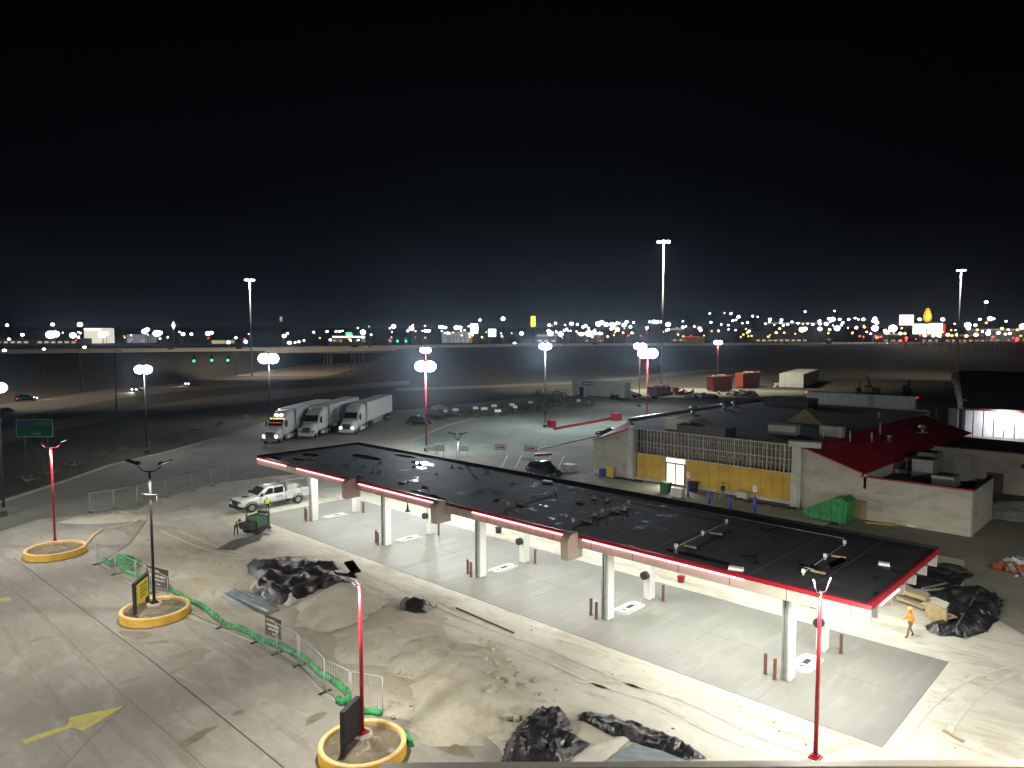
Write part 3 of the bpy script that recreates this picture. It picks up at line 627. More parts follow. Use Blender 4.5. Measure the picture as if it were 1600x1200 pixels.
for (x, y, H_, W_) in ((62, -9, 7.5, 3000), (69, -3, 8, 5200), (36, -47, 8, 7500), (14, -46, 8, 8000), (-12, -44, 8, 5500)):  # extra posts out of view, added as fill light from the front
    near_lamp(Vector((x, y, 0)), H_, M_RED, [(TO_L, .5), (TO_R, .5)], 'added unseen red lamp post that throws fill light on the site', W=W_)
def planter(c, r, h, label, lp=None):
    t = thing('planter', label, 'planter', (c.x, c.y, 0.03), 0, 'round yellow concrete planters under the lamps')
    n = 48; w = 0.22
    b = MB(); vs = []
    for i in range(n):
        a = 2*pi*i/n
        for rr, z in ((r, 0), (r, h-0.04), (r-0.04, h), (r-w+0.03, h), (r-w, h-0.05), (r-w, 0.0)): vs.append((rr*cos(a), rr*sin(a), z))
    mi = [0, 1, 1, 1, 1]
    for i in range(n):
        for k in range(5):
            j = (i+1) % n; o = len(b.v)
            b.add([vs[i*6+k], vs[j*6+k], vs[j*6+k+1], vs[i*6+k+1]], [(0, 1, 2, 3)], mi[k])
    b.build('wall', [M_YEL, M_YEL2], t)
    b = MB(); nr, na = 7, 30; vs = []
    for j in range(nr+1):
        for i in range(na):
            a = 2*pi*i/na; rr = (r-w)*j/nr; x, y = rr*cos(a), rr*sin(a)
            vs.append((x, y, h*0.62 + 0.10*wob((x+c.x, y+c.y, 0), 1.1) + 0.04*wob((x, y, c.x), 4)))
    b.add(vs, [(j*na+i, j*na+(i+1) % na, (j+1)*na+(i+1) % na, (j+1)*na+i) for j in range(nr) for i in range(na)], 0, True)
    b.build('soil', M_SOIL, t)
    MB().cyl((lp.x-c.x, lp.y-c.y, 0), (lp.x-c.x, lp.y-c.y, h*0.62+0.10), 0.52, 0.44, n=20).build('footing', mat('footing_concrete', (0.34, 0.30, 0.24), rough=0.9), t)
    return t
planter(px(87, 866), 2.2, 0.55, 'yellow planter ring around the leftmost red lamp post', L1)
planter(px(243, 962), 2.05, 0.55, 'yellow planter ring around the black lamp post with the yellow board', L2)
planter(px(567, 1178), 1.86, 0.55, 'yellow planter ring nearest the camera around a red lamp post', L3)
for o in [q for q in bpy.data.objects if q.name.startswith('lamp_post')][:3]: o.location.z = 0.46

def tall_lamp(u, v, D, label, m=M_RED, nh=2, W=9000, ls=1.0, group='tall floodlight poles around the yard', col=(0.86, 0.93, 1.0), base=True, gl=None):
    p = pt(u, v, D); H = p.z
    t = thing('floodlight_pole', label, 'floodlight pole', (p.x, p.y, 0.0), 0, group)
    MB().box((0, 0, 0.25), (0.5, 0.5, 0.5)).build('base_block', m, t)
    MB().cyl((0, 0, 0.9), (0, 0, H-0.2), 0.13, 0.09, n=10).build('pole', m, t)
    MB().box((0, 0, H-0.2), (0.22, 1.7*ls, 0.12), rz=math.atan2(RY, RX)+pi/2).build('crossarm', m, t)
    for k in range(nh):
        off = (k-(nh-1)/2)*0.92*ls; c = Vector((RX*off, RY*off, H))
        hd = MB(); hd.box(c, (1.0*ls, 0.55*ls, 0.20), rz=TO_C+pi/2, rx=0.9); h = hd.build('lamp_head', M_DARKMET, t)
        b = MB(); b.ball(c + Vector((-FX, -FY, 0))*0.22 - Vector((0, 0, 0.03)), 0.66*ls, 14, 9, sc=(1, 1, 0.85)); b.build('lens', gl or G_LENS, h)
    light('POINT', 'flood_light', (-FX*1.1, -FY*1.1, H-0.35), W, col, 0.30, (0, 0, 0), t)
    return t
tall_lamp(-4, 605, 70, 'tall floodlight pole cut by the left edge of the photo', W=1500, m=M_DARKMET, ls=.9)
tall_lamp(225, 577, 107, 'tall floodlight pole glaring above the dark grass on the left', W=3000, m=M_DARKMET, ls=1.15)
tall_lamp(420, 560, 150, 'tall floodlight pole glaring behind the leftmost truck', W=11000, ls=1.9, m=M_DARKMET)
tall_lamp(665, 572, 109, 'tall red floodlight pole right of the parked trucks', W=15000, ls=1.45)
tall_lamp(665, 547, 214, 'farther floodlight pole lined up behind the one right of the trucks', W=5000, ls=1.5)
tall_lamp(852, 541, 137, 'tall floodlight pole with a red base at the end of the red kerb', m=M_DARKMET, W=16000, ls=1.1)
tall_lamp(1012, 552, 143, 'tall red-based floodlight pole behind the store roof', W=17000, ls=1.8)
tall_lamp(1000, 541, 175, 'floodlight pole just behind and left of the one over the store roof', W=6000, ls=1.4, nh=2)
tall_lamp(1122, 535, 300, 'far floodlight pole above the orange tanks', W=6000, ls=1.6, nh=2)
RB = px(862, 668)
_t = thing('floodlight_pole', 'added unseen floodlight pole that brightens the store and its red roof', 'floodlight pole', (72, 22, 0), 0, 'tall floodlight poles around the yard')  # unseen flood, added to light the red roof and right-hand ground
MB().cyl((0, 0, 0), (0, 0, 15), 0.13, 0.09, n=10).build('pole', M_DARKMET, _t); MB().box((-.5, 0, 15), (1.0, 0.8, 0.2), ry=-.5).build('lamp_head', M_DARKMET, _t)
light('SPOT', 'flood_light', (-1.2, 0, 14.7), 7000, (.97, .98, .92), 1.2, (0, R(35), 0), _t, spot=R(170), blend=.3)
MB().box((0, 0, 0.7), (1.2, 1.2, 1.4)).build('pole_base', M_RED, None, (RB.x, RB.y, 0)); tag(bpy.data.objects['pole_base'], 'square red block around the foot of the middle floodlight pole', 'base block')
q = px(963, 657); tag(MB().box((0, 0, 0.75), (1.6, 1.6, 1.5)).build('pole_base', M_RED, None, (q.x, q.y, 0)), 'square red block at the far end of the red kerb', 'base block')
q = px(1017, 664); tag(MB().box((0, 0, 0.7), (1.3, 1.3, 1.4)).build('pole_base', M_RED, None, (q.x, q.y, 0)), 'square red block under the floodlight pole behind the store', 'base block')
kerb(P_((866, 672), (958, 655)), 0.5, 0.5, M_RED, 'red painted kerb between two red blocks', 'red_kerb')
def mast(u, v, D, label, W=200000, ring=1.6):
    p = pt(u, v, D); g0 = ground_h((u-800)/FPX*D, D)
    t = thing('high_mast_light', label, 'high mast light', (p.x, p.y, max(0, g0)-0.05), 0, 'very tall highway mast lights')
    H = p.z - max(0, g0)
    MB().cyl((0, 0, 0), (0, 0, H), 0.36, 0.20, n=10).build('pole', mat('weathered_mast', (.16, .16, .16), rough=.8), t)
    MB().cyl((0, 0, H-0.2), (0, 0, H), ring*0.8, n=16).build('ring', M_STEEL, t)
    for k in range(6):
        a = 2*pi*k/6
        MB().ball((ring*cos(a), ring*sin(a), H-0.35), 0.62*ring/1.6, 10, 7, sc=(1, 1, 0.6)).build('lamp_head', G_WHITE, t)
    light('SPOT', 'mast_light', (0, 0, H-1.2), W*0.8, (1.0, 0.90, 0.74), 0.6, Vector((FX*.55, FY*.55, -.835)).to_track_quat('-Z', 'Y').to_euler(), t, spot=R(146), blend=0.35)
mast(390, 436, 300, 'tall mast light on the left with a small crown of lamps', 100000, 1.5)
mast(1037, 376, 235, 'brightest and highest mast light right of centre', 480000, 1.7)
mast(1502, 421, 300, 'tall mast light on the far right with a glowing crown', 90000, 1.3)
mast(-40, 352, 190, 'tall mast light just outside the left edge of the photo', 130000, 1.5)

# ================================================================== STORE
st = thing('store', 'single-storey store under renovation with plywood front and bare stud band', 'building', (11, 37, 0))
OS = Vector((11, 37, 0))
def sb(name, m, fn, parent=st, **k):
    b = MB(); fn(b); b.v = [tuple(Vector(q)-OS) for q in b.v]; return b.build(name, m, parent, **k)
X0, X1, YF, YB = 11.6, 31.0, 37.0, 82.0
RZ = 6.55
sb('flat_roof', M_ROOF2, lambda b: b.add([(6.5, YF+6, RZ-0.05), (X0, YF+0.6, RZ-0.05), (X1+1.2, YF+0.6, RZ-0.05), (X1+1.6, YB, RZ-0.05), (6.5, YB, RZ-0.05)], [(0, 1, 2, 3, 4)]))
sb('back_wall', M_STUCCO, lambda b: b.box((19.5, YB-0.1, RZ/2), (26, 0.3, RZ+0.2)))
sb('side_wall', M_STUCCO, lambda b: b.box((6.4, (YF+YB)/2+3, RZ/2), (0.3, YB-YF-6, RZ+0.25)))
sb('roof_edge', M_RED, lambda b: b.box((6.4, (YF+YB)/2+3, RZ+0.17), (0.36, YB-YF-6, 0.10)))
# plywood ground floor
sb('plywood_wall', M_PLY, lambda b: (b.box(((X0+15.9)/2+0.1, YF+0.15, 2.05), (15.9-X0-0.2, 0.1, 2.9)), b.box(((18.4+X1)/2, YF+0.15, 2.05), (X1-18.4, 0.1, 2.9)), b.box((17.15, YF+0.15, 3.45), (2.6, 0.08, 0.1))))
M_PSEAM = mat('plywood_seam', (0.20, 0.12, 0.03), rough=0.9)
sb('plywood_seam', M_PSEAM, lambda b: [b.box((x, YF+0.095, 2.05), (0.02, 0.012, 2.9)) for x in [X0+1.22*k for k in range(1, 17)] if not 15.7 < x < 18.6])
sb('base_board', M_TRIM, lambda b: (b.box(((X0+15.9)/2, YF+0.1, 0.42), (15.9-X0, 0.12, 0.36)), b.box(((18.4+X1)/2, YF+0.1, 0.42), (X1-18.4, 0.12, 0.36))))
# stud band
M_STUD = mat('light_gauge_studs', (0.42, 0.42, 0.38), rough=0.45, metal=0.35)
def studs(b):
    k = 0; x = X0+0.1
    while x < X1:
        w = 0.085 if k % 4 == 0 else 0.04
        b.box((x, YF-0.35, 5.05), (w, 0.06, 3.0)); b.box((x, YF+1.0, 4.9), (0.04, 0.05, 3.0)); 
        if k % 2 == 0: b.bar((x, YF-0.3, 4.9), (x+0.1, YF+0.6, 3.6), 0.04)
        x += 0.46; k += 1
    for z in (3.58, 5.0, 6.5): b.box(((X0+X1)/2, YF-0.37, z), (X1-X0, 0.09, 0.07))
    for z in (4.2, 5.7): b.box(((X0+X1)/2, YF+0.98, z), (X1-X0, 0.05, 0.05))
sb('stud_frame', M_STUD, studs)
sb('sheathing', layered('exposed_sheathing', (0.20, 0.18, 0.12), [((0.12, 0.070, 0.06), 0.8, 0.42, 0.6, (1, 1, 0.5), 0.95), ((0.28, 0.25, 0.17), 1.4, 0.55, 0.66, (1, 1, 1), 0.8)], bump=0.4), lambda b: b.box(((X0+X1)/2, YF+1.35, 5.0), (X1-X0, 0.1, 2.9)))
sb('soffit_ledge', M_WOOD, lambda b: b.box(((X0+X1)/2, YF+0.70, 3.55), (X1-X0, 1.2, 0.06)))
for x, w in ((X0-0.35, 0.75), (X1+0.45, 0.95)):
    sb('pilaster', M_TRIM, lambda b: (b.box((x, YF-0.15, 3.35), (w, 0.9, 6.7)), b.box((x-0.1, YF-0.35, 1.9), (w*0.8, 0.7, 3.8))), bevel=0.02)
# sloped side wings with red metal roofs
def wingwall(xa, xb, za, zb, name='wing_wall'):
    sb(name, M_STUCCO, lambda b: b.extr([(xa, 0), (xb, 0), (xb, zb), (xa, za)], YF, YF+0.3, 'y'))
wingwall(5.3, 11.0, 4.35, 6.35); wingwall(31.9, 37.6, 6.3, 4.45)
sb('wing_side_wall', M_STUCCO, lambda b: b.box((5.4, YF+3.2, 2.15), (0.2, 5.6, 4.3)))
sb('wing_trim', M_RED, lambda b: b.bar((5.2, YF+0.1, 4.42), (11.0, YF+0.1, 6.44), 0.5, 0.12)); sb('wing_trim', M_RED, lambda b: b.bar((31.9, YF+0.05, 6.36), (37.7, YF+0.05, 4.5), 0.5, 0.12))
sb('red_roof', M_REDROOF, lambda b: b.add([(31.6, YF+0.3, 6.46), (37.9, YF+0.3, 4.46), (38.9, 77, 4.46), (32.9, 77, 6.46)], [(0, 1, 2, 3)]))
sb('red_roof', M_REDROOF, lambda b: b.add([(5.2, YF+0.3, 4.40), (11.0, YF+0.3, 6.42), (6.6, YF+6.0, 6.42), (5.2, YF+5.5, 4.40)], [(0, 1, 2, 3)]))
sb('eave_wall', M_STUCCO, lambda b: b.box((37.9, 53, 3.7), (0.25, 32, 1.4)))
sb('eave_post', M_RED, lambda b: (b.box((38.08, 45.5, 3.6), (0.18, 0.3, 1.9)), b.box((38.08, 60, 3.6), (0.18, 0.3, 1.9))))
# walled yard wing on the right
sb('yard_wall', M_STUCCO, lambda b: (b.box((42.2, YF+0.15, 2.05), (9.2, 0.3, 4.1)), b.box((46.7, YF+4.4, 2.05), (0.3, 8.5, 4.1)), b.box((42.4, YF+8.5, 1.9), (8.6, 0.3, 3.8))))
sb('coping', M_RED, lambda b: b.box((42.2, YF+0.13, 4.16), (9.5, 0.44, 0.13)))
sb('coping', M_DARKMET, lambda b: b.box((46.7, YF+4.6, 4.16), (0.44, 8.4, 0.13)))
sb('low_roof', M_ROOF2, lambda b: b.box((42.2, YF+4.3, 3.35), (8.8, 8.2, 0.1)))
for i, (x, y) in enumerate(((41.0, 45.5), (40.2, 50.5), (43.5, 42.5))):
    hv = sb('air_handler', M_GREYMET, lambda b: (b.box((x, y, 4.35 if i < 2 else 3.9), (1.9, 2.4, 1.8 if i < 2 else 0.9)), b.box((x, y, 3.42), (2.1, 2.6, 0.12))))
    sb('fan', M_DARKMET, lambda b: b.cyl((x, y, (5.25 if i < 2 else 4.35)), (x, y, (5.32 if i < 2 else 4.42)), 0.7, n=18), parent=hv)
sb('cross_wall', M_STUCCO, lambda b: b.box((44.8, 60.0, 2.3), (13.5, 0.35, 4.6)))
sb('cross_coping', mat('dull_red_coping', (0.15, 0.03, 0.03), rough=0.6), lambda b: b.box((44.8, 60.0, 4.66), (13.7, 0.5, 0.12)))
sb('cross_roof', M_ROOF2, lambda b: b.box((45.0, 67.0, 4.2), (14, 13.5, 0.1)))
sb('door', M_BROWN, lambda b: b.box((44.6, 59.80, 1.1), (1.6, 0.06, 2.2)))
sb('window', M_DARKMET, lambda b: b.box((47.5, 59.80, 3.3), (1.1, 0.06, 0.5)))
sb('door', M_TRIM, lambda b: b.box((41.2, 59.80, 2.4), (1.8, 0.06, 2.4)))
# doorway
dr = sb('entrance_door', M_BLACK, lambda b: [b.box((x, YF+0.02, 1.55), (0.10, 0.12, 2.4)) for x in (15.95, 17.15, 18.35)] + [b.box((17.15, YF+0.02, z), (2.5, 0.12, 0.10)) for z in (2.80, 0.38)])
sb('glass', G_DOOR, lambda b: (b.box((16.55, YF+0.05, 1.58), (1.08, 0.03, 2.3)), b.box((17.75, YF+0.05, 1.58), (1.08, 0.03, 2.3)), b.box((17.15, YF+0.05, 3.15), (2.45, 0.03, 0.5))), parent=dr)
light('AREA', 'door_spill', (17.15-11, -0.3, 1.7), 260, (1.0, 0.97, 0.82), 2.2, (R(-78), 0, 0), st)
# roof plant
def vent(x, y, z, s, lab):
    t = sb('roof_vent', M_STEEL, lambda b: (b.cyl((x, y, z), (x, y, z+0.5*s), 0.22*s, n=12), b.cyl((x, y, z+0.45*s), (x, y, z+0.75*s), 0.5*s, 0.45*s, n=14), b.cyl((x, y, z+0.75*s), (x, y, z+0.95*s), 0.45*s, 0.12*s, n=14), b.box((x, y, z+0.04), (0.9*s, 0.9*s, 0.10))))
for (u, v, s, z) in ((1132, 640, 1.3, RZ), (1148, 636, 1.1, RZ), (1083, 648, 1.4, RZ), (1056, 668, 0.9, RZ), (1388, 690, 0.9, 5.4), (1441, 676, 1.1, 5.5)):
    p = px(u, v, z); vent(p.x, p.y, z, s, '')
for (u, v, z, h) in ((1328, 690, 6.0, 1.2), (1375, 680, 5.9, 1.5), (1373, 655, 6.3, 1.0), (1362, 688, 6.0, 0.9), (1286, 684, RZ, 1.0)):
    p = px(u, v, z); sb('vent_pipe', M_TRIM, lambda b: b.cyl((p.x, p.y, z-0.2), (p.x, p.y, z+h), 0.09, n=8))
for (u, v, w, d, h, m, rz) in ((1103, 678, 6.0, 2.6, 0.9, M_DARKMET, 0), (1066, 671, 3.2, 2.4, 1.3, M_BEIGE, 0), (1225, 678, 3.0, 1.8, 1.0, M_TRIM, .1), (1300, 682, 2.4, 1.0, 1.1, M_TRIM, 0), (1235, 634, 7, 4, 1.2, M_DARKMET, 0), (1258, 698, 3.0, 1.2, 0.5, M_TRIM, 0.3)):
    p = px(u, v, RZ); un = sb('roof_unit', m, lambda b: (b.box((p.x, p.y, RZ+h/2), (w, d, h), rz=rz), b.box((p.x, p.y, RZ+h+0.03), (w+0.15, d+0.15, 0.06), rz=rz)))
p = px(1262, 661, RZ); sb('roof_gable', M_WOOD, lambda b: b.extr([(p.x-2.4, RZ), (p.x+2.4, RZ), (p.x, RZ+1.9)], p.y-1.0, p.y+1.2, 'y'))
# pavement in front of the store
plane_poly('sidewalk', [Vector(q) for q in ((4, 30.4, 0), (36, 30.4, 0), (36, 37.0, 0), (4, 37.0, 0))], 0.16, mat('sidewalk_concrete', (0.30, 0.285, 0.22), (0.22, 0.205, 0.155), rough=0.85, scale=0.35), 'pavement in front of the store', thick=0.15)

# ================================================================== VEHICLES
def wheel(parent, x, y, r=0.5, w=0.28):
    o = MB().cyl((x, y-w/2, r), (x, y+w/2, r), r, n=18).build('wheel', M_RUBBER, parent)
    s = 1 if y > 0 else -1
    MB().cyl((x, y+s*(w/2-0.02), r), (x, y+s*(w/2+0.015), r), r*0.58, n=14).build('rim', M_RIM, o)
    return o
def semi(front, rear, label, group='semi trucks parked side by side', body=None, lights=True, amber=False, style=0, L=14.6, sheath=None):
    d = (Vector((front.x, front.y))-Vector((rear.x, rear.y))).normalized(); rz = math.atan2(d.y, d.x)
    t = thing('semi_truck', label, 'truck', (front.x, front.y, 0.02), rz, group); body = body or M_TRAIL
    # tractor: hood, cab, sleeper (x runs forward, 0 at the bumper)
    cabm = body
    b = MB()
    b.loft([(-0.15, 0.95, 0.75, 1.35), (-0.35, 1.02, 0.7, 1.62), (-1.2, 1.08, 0.75, 1.85), (-2.0, 1.12, 0.8, 2.05)], p=4)
    b.build('hood', cabm, t)
    b = MB()
    b.loft([(-1.95, 1.18, 0.85, 2.08), (-2.75, 1.20, 0.85, 2.98), (-3.5, 1.22, 0.8, 3.45), (-4.6, 1.24, 0.8, 3.92), (-5.9, 1.25, 0.8, 4.0), (-5.95, 1.2, 0.85, 3.95)], p=7)
    cab = b.build('cab', cabm, t)
    MB().add([(-1.98, -1.02, 2.10), (-1.98, 1.02, 2.10), (-2.66, 0.98, 2.93), (-2.66, -0.98, 2.93)], [(0, 1, 2, 3)]).build('windscreen', M_GLASS, cab, (0.07, 0, 0.06))
    for s in (-1, 1):
        MB().add([(-2.55, s*1.235, 2.15), (-3.45, s*1.235, 2.15), (-3.45, s*1.235, 2.85), (-2.85, s*1.235, 2.85)], [(0, 1, 2, 3)]).build('side_window', M_GLASS, cab)
        MB().box((-2.35, s*1.48, 2.35), (0.12, 0.22, 0.75)).bar((-2.4, s*1.2, 2.5), (-2.35, s*1.45, 2.5), 0.04).build('mirror', M_BLACK, cab)
        MB().loft([(-0.25, 0.24, 0.55, 1.2, s*1.02), (-0.8, 0.28, 0.6, 1.35, s*1.05), (-1.6, 0.25, 0.65, 1.25, s*1.06)], p=3).build('fender', cabm, t)
        MB().ball((-0.22, s*0.86, 1.0), 0.20, sc=(0.6, 1.1, 0.9)).build('headlight', G_HEAD if lights else M_CHROME, t)
        MB().box((-4.6, s*1.1, 0.55), (2.6, 0.25, 0.5)).build('side_skirt', cabm, t)
    MB().box((-0.10, 0, 0.55), (0.35, 2.35, 0.42)).build('bumper', M_CHROME if style == 0 else cabm, t, bevel=0.06)
    MB().box((-0.12, 0, 1.18), (0.10, 1.15, 0.72)).build('grille', M_DARKMET, t, bevel=0.05)
    b = MB()
    for z in (0.95, 1.1, 1.25, 1.4): b.box((-0.06, 0, z), (0.03, 1.0, 0.03))
    b.build('grille_bars', M_CHROME, t)
    if amber:
        for y in (-0.9, -0.45, 0, 0.45, 0.9): MB().box((-2.72, y, 3.02), (0.10, 0.24, 0.09)).build('marker_light', G_AMBER, cab)
        for y in (-0.35, 0.35): MB().ball((-3.35, y, 3.50), 0.16, sc=(1, 1.5, .7)).build('roof_lamp', G_HEAD, cab)
        MB().box((-2.25, 0, 2.45), (0.02, 1.7, 0.35), ry=0.69).build('lit_dashboard', glow('cab_glow', (1, .15, .03), .6), cab)
        MB().box((-3.4, -1.3, 0.9), (2.8, 0.06, 0.14)).build('side_marker', glow('cab_glow', (1, .15, .03), .6), t)
        MB().ball((-6.3, -1.22, 3.9), 0.14).build('marker_light', G_AMBER, t)
    # chassis, trailer, wheels
    MB().box((-6.6, 0, 0.85), (4.6, 0.9, 0.3)).build('chassis', M_DARKMET, t)
    x0 = -6.6; tr = MB().box((x0-L/2, 0, 2.62), (L, 2.58, 2.82)).build('trailer', body, t, bevel=0.05)
    MB().box((x0-L/2, 0, 4.05), (L-0.1, 2.48, 0.03)).build('trailer_roof', M_TROOF, tr)
    b = MB()
    for s in (-1, 1):
        for k in range(1, 13): b.box((x0-L*k/13, s*1.295, 2.6), (0.05, 0.012, 2.7))
        b.box((x0-L/2, s*1.30, 1.28), (L-0.2, 0.03, 0.12))
    b.build('side_ribs', M_TROOF, tr)
    for s in (-1, 1):
        MB().box((x0-6.5, s*1.1, 0.8), (5.5, 0.05, 0.7)).build('side_skirt', M_GREYMET, tr)
        MB().box((x0-2.2, s*0.9, 0.6), (0.14, 0.14, 1.2)).build('landing_leg', M_DARKMET, tr)
        for x in (-1.25, -5.4, -6.7, x0-L+2.0, x0-L+3.4): wheel(t, x, s*1.05, 0.5, 0.32)
    MB().box((x0-L+0.1, 0, 0.75), (0.1, 2.3, 0.12)).build('rear_guard', M_DARKMET, tr)
    t.scale = (1.16, 1.18, 1.24)
    return t
# front bumper and rear of each trailer, read on the ground
fr = [px(421, 694), px(478, 686), px(541, 680)]
rr = Vector((-0.615, 0.788, 0))
semi(fr[0], fr[0]+rr*10, 'leftmost white semi truck with amber cab lights glowing', amber=True, body=mat('truck_grey_white', (0.50, 0.51, 0.48), (0.42, 0.43, 0.41), rough=0.5))
_s2 = semi(fr[1], fr[1]+rr*10, 'middle white semi truck with its headlights off', lights=False, style=1)
MB().box((-14.5, 1.36, 2.7), (4.5, 0.02, 1.7)).box((-19, 1.36, 2.5), (1.6, 0.02, 1.2)).build('side_graphic', mat('faded_blue_graphic', (.30, .36, .46), (.42, .46, .50), rough=.5, scale=.7), _s2)
semi(fr[2], fr[2]+rr*10, 'rightmost white semi truck with both headlights on', style=1, L=15.2)

def car(loc, rz, label, paint, kind='car', group=None, z=0.02, L=4.7, Wd=1.85, H=1.5, head=False, tail=False, cat='car', simple=False):
    t = thing('parked_car' if kind == 'car' else kind, label, cat, (loc.x, loc.y, z), rz, group)
    h = L/2; w = Wd/2; suv = H > 1.6; rear = -h+ (0.25 if suv else 0.9)
    MB().loft([(h, w*0.80, 0.35, 0.62), (h-0.12, w*0.94, 0.28, 0.74), (h-0.9, w, 0.26, 0.88), (h-1.4, w, 0.26, 0.97), (-h+0.9, w, 0.28, 1.02), (-h+0.15, w*0.95, 0.32, 0.98), (-h, w*0.82, 0.42, 0.82)], p=5).build('body', paint, t)
    cabn = MB().loft([(h-1.25, w*0.80, 0.85, 0.99), (h-2.0, w*0.78, 0.85, H-0.10), (h-2.7, w*0.76, 0.85, H-0.03), (rear+0.6, w*0.76, 0.85, H-0.05), (rear, w*0.78, 0.85, 1.0)], p=6).build('cabin', M_GLASS, t)
    MB().loft([(h-2.02, w*0.72, H-0.09, H-0.04), (h-2.6, w*0.74, H-0.05, H+0.01), (rear+0.65, w*0.73, H-0.06, H)], p=5).build('roof', paint, cabn)
    for s in (-1, 1):
        MB().box((h-0.08, s*w*0.68, 0.66), (0.16, 0.36, 0.15)).build('headlight', G_HEAD if head else M_CHROME, t, bevel=0.02) if not head else MB().ball((h-.02, s*w*.68, .68), .27, 10, 7, sc=(.5, 1, .8)).build('headlight', G_HEAD, t)
        MB().box((-h+0.07, s*w*0.70, 0.80), (0.14, 0.30, 0.18)).build('tail_light', G_TAIL if tail else mat('tail_lens', (0.25, 0.01, 0.01), rough=0.3), t)
        MB().box((h-1.55, s*(w+0.10), 1.02), (0.12, 0.18, 0.13)).build('mirror', paint, t)
        for x in (h-0.85, -h+0.9): wheel(t, x, s*(w-0.10), 0.34, 0.22)
    if head: light('SPOT', 'headlight_beam', (h+.3, 0, .8), 2500, (1, .96, .88), .2, Vector((1, 0, -.10)).to_track_quat('-Z', 'Y').to_euler(), t, spot=R(55), blend=.7)
    return t
DK = mat('dark_car_paint', (0.02, 0.021, 0.025), rough=0.2, coat=0.6); SV = mat('silver_car_paint', (0.35, 0.36, 0.37), rough=0.3, metal=0.5)
RD = mat('red_car_paint', (0.40, 0.01, 0.015), rough=0.25, coat=0.6); WP = mat('white_car_paint', (0.62, 0.64, 0.63), (0.55, 0.56, 0.55), rough=0.35, coat=0.5, scale=1)
def hdg(u0, v0, u1, v1): a, b = px(u0, v0), px(u1, v1); return math.atan2(b.y-a.y, b.x-a.x)
car(px(655, 664), hdg(640, 663, 670, 663), 'dark SUV with bright silver reflections beside the tall red floodlight pole', DK, 'suv', H=1.75, L=5.0, Wd=1.95, cat='SUV')
car(px(952, 682), hdg(975, 684, 935, 682), 'black car parked behind the left wing wall of the store', DK)
car(px(850, 743), hdg(820, 735, 872, 746), 'black SUV partly hidden behind the canopy roof', DK, 'suv', H=1.85, L=5.3, Wd=2.0, cat='SUV')
car(px(1190, 637), hdg(1215, 632, 1175, 640), 'red car parked beyond the store roof', RD)
car(px(40, 627), hdg(20, 628, 60, 625), 'dark SUV with a bright headlight on the service road at far left', DK, 'suv', H=1.8, L=5, Wd=2.0, head=True, tail=True, z=.03, cat='SUV')
car(px(8, 648), hdg(30, 643, -10, 650), 'dark car cut by the left edge with one red tail light', DK, tail=True, z=.03)
car(px(215, 611), hdg(240, 607, 212, 612), 'car with two bright headlights under the left floodlight glare', DK, head=True, z=.03)
car(px(300, 602), hdg(318, 600, 297, 602), 'car with a pair of headlights on the service road near the green signals', SV, head=True, z=.03)
car(px(1215, 627), hdg(1200, 628, 1240, 625), 'white car parked at the nose of the long white trailer', WP)
# highway traffic
def hcar(u, off, label, paint, toward, **k):
    # find lateral position whose column is u at the highway line
    lat = 0
    for _ in range(30): lat = (u-800)/FPX*(lerp_tab(lat, HW)+off)
    p = hpt(lat, off, 0); q = hpt(lat+5, off, 0); a = math.atan2(q.y-p.y, q.x-p.x) + (0 if toward == 'r' else pi)
    car(p, a, label, paint, z=9.06, **k)
for (u, off, lb, pt_, dr_, kw) in (
    (556, 8, 'car with red tail lights on the highway above the bridge', DK, 'r', dict(tail=True, H=1.9, L=5.5)),
    (578, 14, 'pale car with white lights just right of the bridge on the highway', WP, 'l', dict(head=True)),
    (268, 10, 'car trailing red tail lights on the highway at left', DK, 'r', dict(tail=True)),
    (372, 9, 'car beside a red light on the highway above the leftmost truck', DK, 'l', dict(tail=True, H=2.0)),
    (882, 7, 'pale car on the highway right of the middle floodlight', WP, 'l', dict(tail=True)),
    (930, 12, 'red car on the highway left of the brightest floodlight', RD, 'r', dict(tail=True, H=1.9)),
    (1214, 10, 'car with white headlights on the highway right of the orange lorry', DK, 'l', dict(head=True)),
    (1228, 14, 'car with a dim tail light just right of a lit one on the highway', DK, 'r', dict(tail=True)),
    (1295, 9, 'red tail-lit car on the highway below the distant right lamps', RD, 'r', dict(tail=True, H=1.9, L=6)),
    (1390, 12, 'car with orange lights on the highway left of the flame sign', SV, 'l', dict(head=True)),
    (1517, 9, 'tail-lit car on the highway below the far right mast light', RD, 'r', dict(tail=True, H=1.9, L=6)),
    (1562, 12, 'dim red car on the highway near the right edge', DK, 'r', dict(tail=True)),
    (1590, 9, 'rightmost tail-lit car on the highway at the photo edge', RD, 'r', dict(tail=True, L=6))):
    hcar(u, off, lb, pt_, dr_, **kw)
